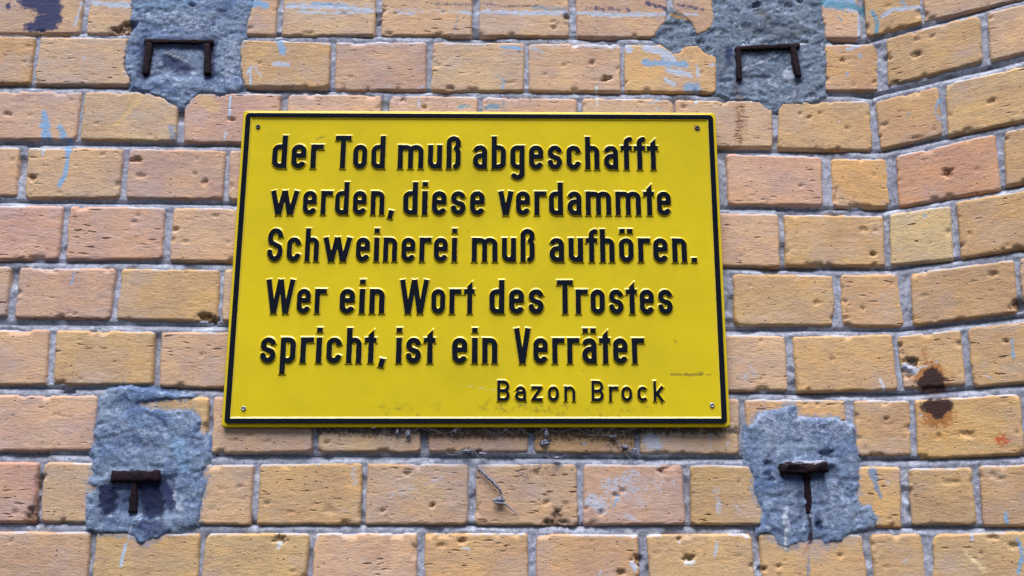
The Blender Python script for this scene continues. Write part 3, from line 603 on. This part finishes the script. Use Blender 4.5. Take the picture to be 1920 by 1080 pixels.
def pockets(*fs):
    def f(U, V, h):
        for g_ in fs: h = g_(U, V, h)
        return h
    return f
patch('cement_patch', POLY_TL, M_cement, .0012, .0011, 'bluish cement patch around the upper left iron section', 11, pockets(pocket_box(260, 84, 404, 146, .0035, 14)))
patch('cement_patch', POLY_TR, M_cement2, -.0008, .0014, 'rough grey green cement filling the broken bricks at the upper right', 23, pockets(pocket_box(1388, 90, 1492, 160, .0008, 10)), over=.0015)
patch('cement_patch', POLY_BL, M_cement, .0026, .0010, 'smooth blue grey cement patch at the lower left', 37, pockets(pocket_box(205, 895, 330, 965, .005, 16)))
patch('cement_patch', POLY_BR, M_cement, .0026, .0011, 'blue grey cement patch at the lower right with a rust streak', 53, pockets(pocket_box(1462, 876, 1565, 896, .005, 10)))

# ------------------------------------------------------------------ cut-off iron sections in the cement
def bar(name, P, thick, h0, h1, parent, jag=0.0, seed=0, mat=None, wob=.0006):
    """a bar of iron section seen end-on: centre line P (photo px), thickness px, from h0 (inside wall) to h1 (proud)"""
    Q = np.array([survey(x, y, 0, h1) for x, y in P]); segs = []
    n = 0; pts = []
    for k in range(len(Q)-1):
        L_ = np.hypot(*(Q[k+1]-Q[k])); m = max(2, int(L_/.0025))
        for i in range(m): pts.append(Q[k]+(Q[k+1]-Q[k])*i/m)
    pts.append(Q[-1]); pts = np.array(pts); tg = np.gradient(pts, axis=0); tg /= np.maximum(1e-9, np.hypot(tg[:, 0], tg[:, 1]))[:, None]
    nr = np.stack([-tg[:, 1], tg[:, 0]], 1); nC = 5; w2 = thick*SCALE/2
    V = []; F = []; k = len(pts)
    prof = []
    for i in range(nC): prof.append(('f', -1+2*i/(nC-1)))
    s = 0
    rows = []
    for i in range(k):
        row = []
        ww = w2*(1+.22*(vn(np.array([i*.35]), np.array([1.0]), seed)[0]-.5)*2)
        row.append((pts[i]-nr[i]*ww, h0))
        for c_ in range(nC):
            f = -1+2*c_/(nC-1); hh = h1-(.0009 if abs(f) == 1 else 0)+(vn(np.array([i*.6]), np.array([c_*.9]), seed+3)[0]-.5)*(wob*2+jag)
            row.append((pts[i]+nr[i]*ww*f*(1.0 if abs(f) < 1 else .96), hh))
        row.append((pts[i]+nr[i]*ww, h0)); rows.append(row)
    # end caps: repeat the first and last row pushed back
    def back(row, t): return [(p+t*.0004, h0) for p, h in row]
    rows = [back(rows[0], -tg[0])]+rows+[back(rows[-1], tg[-1])]
    m = nC+2
    for row in rows:
        for p, h in row: V.append((p[0], -h, p[1]))
    F = quads(m, len(rows))
    o = mesh(name, V, F, mat or M_rust, None, True); place(o, 0, 0, 0); o.parent = parent
    return o
def thing(name, label, cat, at=None, group=None):
    e = bpy.data.objects.new(name, None); col.objects.link(e); e.empty_display_size = .02
    tag(e, label, cat, group); return e
a = thing('iron_bracket', 'rusty inverted U shaped iron section in the cement above the sign’s upper left corner'.replace('’', "'"), 'bracket')
bar('crossbar', [(270,76),(330,77),(399,77)], 8, -.03, .0035, a, seed=1)
bar('leg', [(279,80),(276,105),(271,138)], 12, -.03, .0040, a, seed=2); bar('leg', [(387,81),(388,105),(388,138)], 13, -.03, .0040, a, seed=3)
a = thing('iron_bracket', 'rusty inverted U shaped iron section in rough cement at the upper right', 'bracket')
bar('crossbar', [(1383,90),(1440,87),(1500,84)], 10, -.03, .0030, a, seed=4)
bar('leg', [(1384,88),(1386,118),(1387,148)], 11, -.03, .0040, a, seed=5); bar('leg', [(1487,82),(1492,112),(1498,142)], 11, -.03, .0040, a, seed=6)
a = thing('iron_bracket', 'thin dark T shaped iron section in the blue cement at the lower left', 'bracket')
bar('crossbar', [(208,893),(250,893),(299,892)], 19, -.03, .0055, a, seed=7); bar('stem', [(251,900),(249,930),(247,961)], 12, -.03, .0040, a, seed=8)
a = thing('iron_bracket', 'jagged rusty T shaped iron section sticking out of the cement at the lower right', 'bracket')
bar('crossbar', [(1467,879),(1490,876),(1512,880),(1530,876),(1553,875)], 17, -.03, .013, a, jag=.004, seed=9); bar('stem', [(1513,888),(1515,925),(1517,962)], 11, -.03, .0035, a, seed=10)
bar('cement_crust', [(1474,869),(1500,867),(1525,868),(1546,867)], 9, -.02, .0115, a, jag=.006, seed=12, mat=M_mortar)

# ------------------------------------------------------------------ the sign
DL, DR = .007, .013              # distance of its face from the wall at the left and right edge
def sign_pt(px, py):             # photo measurement -> point on the sign's face plane
    A = np.array([-.35, -DL, EYE]); B = np.array([.28, -DR, EYE]); n = np.cross(B-A, np.array([0, 0, 1.0])); n /= np.linalg.norm(n)
    d = sight(px, py); return CAM+d*(np.dot(A-CAM, n)/np.dot(d, n))
SC = {k: sign_pt(*p) for k, p in {'tl': (456.5, 207), 'tr': (1341.5, 211), 'br': (1369.5, 801), 'bl': (414.5, 801)}.items()}
C0 = (SC['tl']+SC['tr']+SC['br']+SC['bl'])/4
EX = SC['tr']+SC['br']-SC['tl']-SC['bl']; SW = np.linalg.norm(EX)/2; EX = EX/np.linalg.norm(EX)
EYv = SC['tl']+SC['tr']-SC['bl']-SC['br']; SH = np.linalg.norm(EYv)/2; EN = np.cross(EX, EYv); EN /= np.linalg.norm(EN); EYv = np.cross(EN, EX)
def loc(P): return np.array([np.dot(P-C0, EX), np.dot(P-C0, EYv)])
QC = [loc(SC[k]) for k in ('bl', 'br', 'tr', 'tl')]
sign = thing('sign', 'yellow embossed metal sign with black German lettering screwed to the brick wall', 'sign')
sign.matrix_world = Matrix(((EX[0], EYv[0], EN[0], C0[0]), (EX[1], EYv[1], EN[1], C0[1]), (EX[2], EYv[2], EN[2], C0[2]), (0, 0, 0, 1)))
if np.dot(EN, CAM-C0) < 0: print('SIGN NORMAL FLIPPED')
def ring(inset, R, n=6):         # rounded rectangle following the four measured corners
    out = []; Q = [np.array(q) for q in QC]; c = sum(Q)/4
    for i, (sx, sy, a0) in enumerate(((-1, -1, 180), (1, -1, 270), (1, 1, 0), (-1, 1, 90))):
        q = Q[i]-np.array([sx, sy])*inset; r = max(R-inset, .0006); cc = q-np.array([sx, sy])*r
        for k in range(n+1):
            t_ = math.radians(a0+90*k/n); out.append(cc+r*np.array([math.cos(t_), math.sin(t_)]))
    return out
def sweep(name, prof, R, mat, cap_front=False, cap_back=False, parent=None):
    V = []; F = []; rings = [ring(i, R) for i, h in prof]; n = len(rings[0])
    for rg, (i, h) in zip(rings, prof): V += [(p[0], p[1], h) for p in rg]
    for k in range(len(prof)-1):
        for i in range(n): F.append((k*n+i, k*n+(i+1) % n, (k+1)*n+(i+1) % n, (k+1)*n+i))
    me = bpy.data.meshes.new(name)
    if cap_front: F.append(tuple((len(prof)-1)*n+i for i in range(n)))
    if cap_back: F.append(tuple(reversed(range(n))))
    me.from_pydata(V, [], F); me.update(); me.materials.append(mat)
    me.attributes.new('stain_shade', 'FLOAT_COLOR', 'POINT').data.foreach_set('color', np.zeros(len(V)*4, dtype=np.float32))
    o = bpy.data.objects.new(name, me); col.objects.link(o); o.parent = parent
    for p in me.polygons: p.use_smooth = len(p.vertices) == 4
    return o
# plate: rim folded back, face as a fine grid so that grime can lie on it
rim_ = sweep('rim', [(.0016, -.0055), (0, -.0050), (0, -.0012), (.0005, -.0003), (.0014, 0), (.0030, 0)], .005, M_plate, False, True, sign)
nx, ny = 300, 200; a_, b_ = np.meshgrid(np.linspace(0, 1, nx), np.linspace(0, 1, ny)); a_ = a_.ravel(); b_ = b_.ravel()
QI = [np.array(QC[i])-np.array(s_)*.0028 for i, s_ in enumerate(((-1, -1), (1, -1), (1, 1), (-1, 1)))]
PX = (QI[0][0]*(1-a_)+QI[1][0]*a_)*(1-b_)+(QI[3][0]*(1-a_)+QI[2][0]*a_)*b_; PY = (QI[0][1]*(1-a_)+QI[1][1]*a_)*(1-b_)+(QI[3][1]*(1-a_)+QI[2][1]*a_)*b_
st = np.zeros((nx*ny, 4)); OL = (.20, .16, .02)
for c_, s_, w_, pts in [(OL,.75,5,[(1258,702),(1290,703),(1332,703)]),(OL,.6,6,[(1285,701),(1318,699)]),((.6,.55,.3),.8,4,[(1312,701)]),(OL,.45,7,[(1263,634),(1268,646)]),(DK,.7,2.5,[(592,261),(612,254)]),
    ((.16,.07,.02),.6,16,[(1307,241)]),((.75,.68,.3),.6,2,[(738,600),(735,650)]),(OL,.5,4,[(1000,690),(1006,695)]),(OL,.5,4,[(1088,692),(1100,700)]),(OL,.4,5,[(492,452),(496,458)]),(OL,.5,3,[(877,432),(878,440)]),(OL,.5,4,[(887,724),(889,728)]),
    (OL,.35,26,[(900,760),(1060,768)]),(OL,.3,30,[(700,770),(820,768)]),(OL,.3,20,[(1100,775),(1220,770)]),((.7,.66,.4),.5,3,[(870,722),(1000,745)]),((.16,.07,.02),.3,8,[(484,238)])]:
    Q = np.array([loc(sign_pt(x, y)) for x, y in pts]); r = w_*.5*SCALE; d = poly_dist(PX, PY, Q)+(fbm(PX*300, PY*300, 8, 3)-.5)*min(r, .004)
    aa = s_*smooth((r*1.6-d)/(r*1.2)); m = aa > st[:, 3]; st[m, :3] = c_; st[:, 3] = np.maximum(st[:, 3], aa)
face = mesh('plate', np.stack([PX, PY, np.full(len(PX), .00012)], 1), quads(nx, ny), M_plate, None, True, attrs={'stain_shade': st}); face.parent = sign
sl = .0019
border = sweep('border', [(.0021, -.0003), (.0023, 0), (.0023+sl, LET_H*.98), (.0023+sl+.0006, LET_H), (.0023+sl+.0056, LET_H), (.0023+sl+.0062, LET_H*.98), (.0023+sl*2+.0066, 0), (.0023+sl*2+.0069, -.0003)], .0095, M_letter, parent=sign)

# lettering: narrow engineering capitals and lower case as raised strokes
def arc(cx, cy, rx, ry, a0, a1, n=9):
    return [(cx+rx*math.cos(math.radians(a0+(a1-a0)*k/(n-1))), cy+ry*math.sin(math.radians(a0+(a1-a0)*k/(n-1)))) for k in range(n)]
def glyph(ch, Wd, w, h=.73):
    """strokes (centre lines) and advance width; cap height 1, x-height h, bowl width Wd, stroke w"""
    e = w/2; l = e; r = Wd-e; m = Wd/2; t = h-e; b = e; rx = m-e; ry = min(rx*1.05, (t-b)/2); wide = Wd > .5
    O = lambda: arc(m, t-ry, rx, ry, 180, 0)+arc(m, b+ry, rx, ry, 0, -180)+[(l, t-ry)]
    if ch == 'o': return [O()], Wd
    if ch == 'ö': return [O(), 'dot', (l+.02, .93), (r-.02, .93)], Wd
    if ch == 'n': return [[(l, 0), (l, h)], [(l, t-ry*.9)]+arc(m, t-ry, rx, ry, 150, 0)+[(r, 0)]], Wd
    if ch == 'h': return [[(l, 0), (l, 1)], [(l, t-ry*.9)]+arc(m, t-ry, rx, ry, 150, 0)+[(r, 0)]], Wd
    if ch == 'm':
        d = Wd*.70; q = d-w*.0; rx2 = d/2
        r1 = l+d; r2 = l+2*d
        return [[(l, 0), (l, h)], [(l, t-ry*.9)]+arc(l+rx2, t-ry, rx2, ry, 150, 0)+[(r1, 0)], [(r1, t-ry*.9)]+arc(r1+rx2, t-ry, rx2, ry, 150, 0)+[(r2, 0)]], r2+e
    if ch == 'u': return [[(r, h), (r, 0)], [(l, h)]+arc(m, b+ry, rx, ry, 180, 330)+[(r, b+ry*.9)]], Wd
    if ch == 'r': return [[(l, 0), (l, h)], [(l, t-ry*.9)]+arc(l+rx, t-ry, rx, ry, 150, 90)+[(Wd*.86, t)]], Wd*.86
    if ch in 'dg':
        s = [[(r, t)]+arc(m, t-ry, rx, ry, 90, 180)+arc(m, b+ry, rx, ry, 180, 270)+[(r, b)]]
        if ch == 'd': return [[(r, 0), (r, 1)]]+s, Wd
        return [[(r, h), (r, -.10)]+arc(m, -.115, rx, .115, 0, -90)+arc(m, -.115, rx, .115, -90, -150)+[]]+s, Wd
    if ch in 'bp':
        s = [[(l, t)]+arc(m, t-ry, rx, ry, 90, 0)+arc(m, b+ry, rx, ry, 0, -90)+[(l, b)]]
        return [[(l, 0 if ch == 'b' else -.30), (l, 1 if ch == 'b' else h)]]+s, Wd
    if ch == 'q': return [O()], Wd
    if ch == 'e': return [arc(m, b+ry, rx, ry, -14, -180)+arc(m, t-ry, rx, ry, 180, 0)+[(r, h*.53), (l, h*.53)]], Wd
    if ch == 'c':
        k = 38 if wide else -4
        return [arc(m, t-ry, rx, ry, k, 180)+arc(m, b+ry, rx, ry, 180, 360-k)], Wd
    if ch in 'aä':
        q = h*.56; ry2 = (q-b)/2
        s = [arc(m, t-ry, rx, ry, 168, 0)+[(r, 0)], [(r, q)]+arc(m, q-ry2, rx, ry2, 90, 270)+[(r, b)]]
        if ch == 'ä': s += ['dot', (l+.02, .93), (r-.02, .93)]
        return s, Wd
    if ch == 's':
        ym = h/2; ry1 = (t-ym)/2+.0
        return [arc(m, t-ry1, rx, ry1, 5, 180)+arc(m, t-ry1, rx, ry1, 200, 235, 3)+arc(m, b+ry1, rx, ry1, 55, 0, 4)+arc(m, b+ry1, rx, ry1, -10, -180)+arc(m, b+ry1, rx, ry1, 180, 172, 2)], Wd
    if ch == 'i': return [[(l, 0), (l, h)], 'dot', (l, .93)], w
    if ch == 'f': return [[(l+.09, 0), (l+.09, .80)]+arc(l+.09+.12, .80, .12, 1-e-.80, 180, 80, 6), [(0, h-e), (Wd*.80, h-e)]], Wd*.80
    if ch == 't': return ['cut', [(l+.10, 0), (l+.10, .96)], [(0, h-e), (Wd*.78, h-e)]], Wd*.78
    if ch == 'k': return [[(l, 0), (l, 1)], [(l, h*.36), (r, h)], [(l+(r-l)*.3, h*.52), (r, 0)]], Wd
    if ch == 'z': return [[(0, t), (r, t), (l, b), (Wd, b)]], Wd
    if ch == 'v': return [[(l*.9, h), (m, .0)], [(Wd*1.06-l*.9, h), (m+.02, 0)]], Wd*1.06
    if ch == 'w':
        q = Wd*.41; x0 = l*.9
        return [[(x0, h), (x0+q, 0)], [(x0+q+.02, 0), (x0+2*q, h)], [(x0+2*q+.01, h), (x0+3*q, 0)], [(x0+3*q+.02, 0), (x0+4*q+.02, h)]], x0*2+4*q+.02
    if ch == 'ß':
        x2 = r
        return [[(l, 0), (l, 1-e-ry)]+arc(m, 1-e-ry, rx, ry, 180, 0)+[(r, .72), (r-.055, .62), (r, .52), (r, .22)]+arc(r-.11, .20, .11, .125, 0, -85, 6)], Wd
    if ch == 'T': return [[(0, 1-e), (Wd*1.13, 1-e)], [(Wd*.565, 0), (Wd*.565, 1)]], Wd*1.13
    if ch == 'S':
        W2 = Wd*1.1; m = W2/2; rx = m-e; r1 = (1-w)/4*1.0; tt = 1-e
        r1 = (tt-b)/4
        return [arc(m, tt-r1*1.0, rx, r1, 0, 180)+[(l, tt-r1*1.25), (l+.03, tt-r1*1.7), (W2-l-.03, b+r1*1.7), (W2-l, b+r1*1.25)]+arc(m, b+r1, rx, r1, 0, -180)+[(l, b+r1*1.12)]], W2
    if ch == 'W':
        q = Wd*.42; x0 = l
        return [[(x0, 1), (x0+q, 0)], [(x0+q+.015, 0), (x0+2*q, 1)], [(x0+2*q+.01, 1), (x0+3*q, 0)], [(x0+3*q+.015, 0), (x0+4*q+.01, 1)]], x0*2+4*q+.01
    if ch == 'V': return [[(l, 1), (Wd*.57, 0)], [(Wd*1.16-l, 1), (Wd*.57+.015, 0)]], Wd*1.16
    if ch == 'B':
        r1 = (1-w)/4; W2 = Wd*1.12; rr = W2-e
        return [[(l, 0), (l, 1)], [(l, 1-e)]+arc(rr-r1-.02, 1-e-r1, r1, r1, 90, -90)+[(l, .5)], [(l, .5)]+arc(rr-r1, b+r1, r1, r1, 90, -90)+[(l, b)]], W2
    if ch == '.': return ['dot', (l, e)], w
    if ch == ',': return [[(l+.035, .15), (l-.02, -.11)]], w+.03
    raise KeyError(ch)
def stroke_field(X, Y, strokes, w):
    D = np.full(X.shape, 1e9); e = w/2; i = 0
    def cap(p0, p1, flat0, flat1):
        a = np.array(p0); b = np.array(p1); ab = b-a; Ln = math.hypot(*ab)
        if Ln < 1e-6: return np.full(X.shape, 1e9)
        ab = ab/Ln; s = (X-a[0])*ab[0]+(Y-a[1])*ab[1]; q = np.abs((Y-a[1])*ab[0]-(X-a[0])*ab[1])
        lo = -e*2 if flat0 else 0; hi = Ln+(e*2 if flat1 else 0)
        sc = np.clip(s, lo, hi); d = np.hypot(s-sc, q)-e
        if flat0: d = np.maximum(d, -s)
        if flat1: d = np.maximum(d, s-Ln)
        return d
    while i < len(strokes):
        st_ = strokes[i]
        if isinstance(st_, str):
            if st_ == 'cut':       # stem with a slanted top
                P = strokes[i+1]; d = cap(P[0], P[1], True, True); d = np.maximum(d, (Y-P[1][1]-(X-P[1][0]-e))*.7071); D = np.minimum(D, d); i += 2; continue
            i += 1; continue
        if isinstance(st_, tuple):
            D = np.minimum(D, np.maximum(np.abs(X-st_[0])-e, np.abs(Y-st_[1])-e*.95)); i += 1; continue
        P = [p for k, p in enumerate(st_) if k == 0 or math.hypot(p[0]-st_[k-1][0], p[1]-st_[k-1][1]) > 1e-4]
        closed = math.hypot(P[0][0]-P[-1][0], P[0][1]-P[-1][1]) < 1e-3
        for k in range(len(P)-1):
            D = np.minimum(D, cap(P[k], P[k+1], k == 0 and not closed, k == len(P)-2 and not closed))
        i += 1
    return D
glyph_cache = {}
def letter_mesh(ch, Wd, w, sz):
    key = (ch, Wd, w, round(sz, 4))
    if key in glyph_cache: return glyph_cache[key]
    strokes, adv = glyph(ch, Wd, w)
    slp = .0026/sz; st_ = .016 if sz > .035 else .024
    u0, u1, v0, v1 = -.1, adv+.12, -.42 if ch in 'gp,' else -.1, 1.12
    nx, ny = int((u1-u0)/st_), int((v1-v0)/st_)
    X, Y = np.meshgrid(np.linspace(u0, u1, nx), np.linspace(v0, v1, ny)); X = X.ravel(); Y = Y.ravel()
    D = stroke_field(X, Y, strokes, w)
    q_ = np.clip((D+slp*.20)/slp, 0, 1); Z = LET_H*(1-np.clip((q_-.10)/.80, 0, 1)-.0)-.0001
    F = quads(nx, ny); keep = D[F].min(1) < slp*1.0
    Vt, F, _ = prune(np.stack([X*sz, Y*sz, Z], 1), F, keep, {})
    o = mesh('letter', Vt, F, M_letter, None, True); me = o.data; bpy.data.objects.remove(o)
    glyph_cache[key] = (me, adv); return glyph_cache[key]
def word(text, x0, x1, yb0, yb1, sz, Wd=.42, w=.160, gap=.112):
    A = loc(sign_pt(x0, yb0)); B = loc(sign_pt(x1, yb1)); Ln = np.hypot(*(B-A)); ang = math.atan2(B[1]-A[1], B[0]-A[0])
    items = [letter_mesh(c_, Wd, w, sz) for c_ in text]
    tot = 0; xs = []
    for k, (me, adv) in enumerate(items):
        g_ = gap
        if k and text[k] == ',': g_ = .10
        if k and text[k-1] in 'ft' : g_ = gap*.55
        if k and text[k] in 'ft': g_ = gap*.55 if text[k-1] not in 'ft' else gap*.35
        if k and text[k-1] in 'TWVrv': g_ = gap*.55
        if k: tot += g_
        xs.append(tot); tot += adv
    sx = Ln/(tot*sz)
    for (me, adv), x in zip(items, xs):
        o = bpy.data.objects.new('letter', me); col.objects.link(o); o.parent = sign
        p = A+(B-A)/Ln*(x*sz*sx)
        o.location = (p[0], p[1], 0); o.rotation_euler = (0, 0, ang); o.scale = (sx, 1, 1)
def size(xm, yt, yb): return float(np.linalg.norm(sign_pt(xm, yt)-sign_pt(xm, yb)))
def line(words, top, base, k=(1, 1), **kw):      # base: (x, y) twice, the baseline's slope
    (xa, ya), (xb_, yb_) = base
    bl = lambda x: ya+(yb_-ya)*(x-xa)/(xb_-xa)
    sz = size(top[0], top[1], bl(top[0]))
    for tx, x0, x1 in words: word(tx, x0, x1, bl(x0), bl(x1), sz, **kw)
line([('der', 509, 606), ('Tod', 627, 722), ('muß', 745, 864), ('abgeschafft', 886, 1235)], (630, 254.5), ((520, 316.5), (1230, 319.5)))
line([('werden,', 506, 739), ('diese', 755, 909), ('verdammte', 934, 1259)], (775, 341.5), ((520, 403.5), (1230, 405)))
line([('Schweinerei', 500, 857), ('muß', 884, 1003), ('aufhören.', 1030, 1307)], (575, 428), ((520, 491), (1290, 493)))
line([('Wer', 496, 612), ('ein', 636, 721), ('Wort', 748, 890), ('des', 917, 1020), ('Trostes', 1044, 1262)], (520, 524), ((520, 588.5), (1250, 590)))
line([('spricht,', 487, 723), ('ist', 742, 816), ('ein', 847, 933), ('Verräter', 963, 1209)], (655, 614.5), ((500, 681.5), (1200, 683)))
line([('Bazon', 932, 1079), ('Brock', 1109, 1246)], (940, 713), ((940, 752.5), (1240, 753.5)), Wd=.60, w=.172, gap=.27)

def screw(px, py, mat):
    P = loc(sign_pt(px, py)); V = []; F = []; n = 14
    prof = [(.0030, -.0005), (.0031, .0006), (.0027, .0014), (.0015, .0016), (.0012, .0003), (0.0002, .0002)]
    for r, h in prof:
        for k in range(n): V.append((r*math.cos(k*2*math.pi/n), r*math.sin(k*2*math.pi/n), h))
    for j in range(len(prof)-1):
        for k in range(n): F.append((j*n+k, j*n+(k+1) % n, (j+1)*n+(k+1) % n, (j+1)*n+k))
    o = mesh('screw', V, F, mat, None, True); o.parent = sign; o.location = (P[0], P[1], .0002); return o
screw(484, 238, M_dark); screw(1307, 240, M_dark); screw(457, 766, M_steel); screw(1335, 760, M_steel)

# ------------------------------------------------------------------ cobwebs and dust below the sign
def tubes(name, paths, mat, parent=None):
    V = []; F = []
    for P, r in paths:
        P = np.array(P); k = len(P); n = 4; base = len(V); tg = np.gradient(P, axis=0)
        for i in range(k):
            t_ = tg[i]/max(1e-9, np.linalg.norm(tg[i])); s_ = np.cross(t_, [0, 1, 0.01]); s_ /= max(1e-9, np.linalg.norm(s_)); u_ = np.cross(t_, s_)
            rr = r[i] if hasattr(r, '__len__') else r
            for q in range(n): a = q*math.pi/2; V.append(P[i]+rr*(math.cos(a)*s_+math.sin(a)*u_))
        for i in range(k-1):
            for q in range(n): F.append((base+i*n+q, base+i*n+(q+1) % n, base+(i+1)*n+(q+1) % n, base+(i+1)*n+q))
    return mesh(name, V, F, mat, parent, True)
def wp(px, py, h): u, v = survey(px, py, 0, h); return W(0, u, v, h)
def strand(pts, h, r, n=14, jit=.0006, seed=0):
    rs = np.random.RandomState(seed); C = [wp(x, y, h if not hasattr(h, '__len__') else h[i]) for i, (x, y) in enumerate(pts)]; C = np.array(C)
    tt = np.linspace(0, len(C)-1, n); out = []
    for q in tt:
        i = min(int(q), len(C)-2); f = q-i; out.append(C[i]*(1-f)+C[i+1]*f+rs.uniform(-jit, jit, 3))
    return out, r
web = thing('cobweb', 'dusty grey cobwebs hanging below the bottom edge of the yellow sign', 'cobweb')
ps = []
rs = np.random.RandomState(5)
for k in range(30):
    x = rs.choice([rs.uniform(600, 1340), rs.uniform(700, 1200), rs.uniform(960, 1200)]); dx = rs.uniform(-45, 45); y1 = rs.uniform(812, 850); dep = rs.uniform(8, 20)
    ps.append(strand([(x, 801), (x+dx*.5, 803+dep*.9), (x+dx, y1)], (.010, .006, .0012), rs.uniform(.00005, .00012), 12, .00025, k))
for k in range(10):
    x = rs.uniform(690, 1200); dx = rs.uniform(20, 70); ps.append(strand([(x, 802), (x+dx*.5, 806+rs.uniform(2, 12)), (x+dx, 802)], (.011, .010, .011), rs.uniform(.00006, .00014), 10, .0003, 100+k))
for pts, r in [([(1020,803),(1024,830),(1028,855)],.0006),([(1022,855),(1045,862),(1060,852)],.0004),([(1130,816),(1150,822),(1165,834),(1185,850)],.0007),([(1100,816),(1125,817),(1150,815)],.0005),([(1190,840),(1172,848),(1188,866)],.0006),
               ([(1172,785),(1174,795),(1180,802),(1186,795),(1187,784)],.00022),([(745,803),(747,815),(746,824)],.0007),([(765,803),(767,818)],.0009),([(860,845),(895,850),(905,868)],.0006),([(800,835),(830,842),(845,855),(870,848)],.0006),([(850,848),(890,846)],.0007),([(1190,852),(1230,856),(1260,850)],.0005)]:
    ps.append(strand(pts, .004, r*.6, 14, .0008, int(pts[0][0])))
o = tubes('strands', ps, M_web, web); o['kind'] = 'stuff'
def clump(px, py, r, h, seed, parent, flat=.6, name='dust_clump', mat=None):
    import bmesh
    bm = bmesh.new(); bmesh.ops.create_icosphere(bm, subdivisions=3, radius=1); rs = np.random.RandomState(seed)
    ph = rs.uniform(0, 9, 3)
    C = wp(px, py, h)
    me = bpy.data.meshes.new(name)
    for v in bm.verts:
        p = np.array(v.co); q = p*3+ph
        d = 1+.6*(fbm(np.array([q[0]+q[2]]), np.array([q[1]-q[2]]), seed, 4)[0]-.5)*2
        v.co = Vector((p[0]*r[0]*d, p[1]*r[0]*flat*d, p[2]*r[1]*d))
    bm.to_mesh(me); bm.free(); me.materials.append(mat or M_dirt); o = bpy.data.objects.new(name, me); col.objects.link(o); o.location = C; o.parent = parent; return o
for i, (x, y, rx, ry) in enumerate([(765, 812, .0035, .0055), (766, 820, .0025, .0035), (1021, 830, .0055, .0048), (1025, 812, .003, .006), (875, 846, .008, .0028), (905, 850, .006, .0022), (1150, 818, .006, .0022), (1172, 838, .006, .003), (1190, 845, .004, .004), (745, 808, .002, .004), (853, 808, .002, .003), (1045, 858, .007, .002), (700, 802, .005, .0015), (925, 803, .005, .0012), (1178, 803, .004, .0018), (1270, 803, .004, .0012), (840, 800, .005, .0012)]):
    clump(x, y, (rx*.8, ry*.8), .0035 if y > 815 else .006, i, web)
leaf = thing('dried_stalk', 'shrivelled grey stalk caught in web, hanging across the brick below the sign', 'stalk')
P, r = strand([(893,872),(905,885),(925,905),(938,918),(941,930)], (.002, .004, .005, .005, .005), 1, 22, .0005, 3)
tubes('stalk', [(P, [(.0009+.0011*math.sin(i/21*math.pi)) for i in range(22)])], M_dirt, leaf)
P2, r = strand([(941,930),(936,936),(925,938),(930,943),(947,944),(955,952),(973,966)], (.005, .006, .006, .006, .005, .004, .002), 1, 26, .0003, 4)
tubes('stalk', [(P2, [.0013 if i < 16 else .0013-.0001*(i-16) for i in range(26)])], M_web, leaf)
clump(938, 937, (.0055, .0032), .004, 44, leaf, .5, 'withered_leaf')
print('BRICKS', n_brick, 'far', len(far))
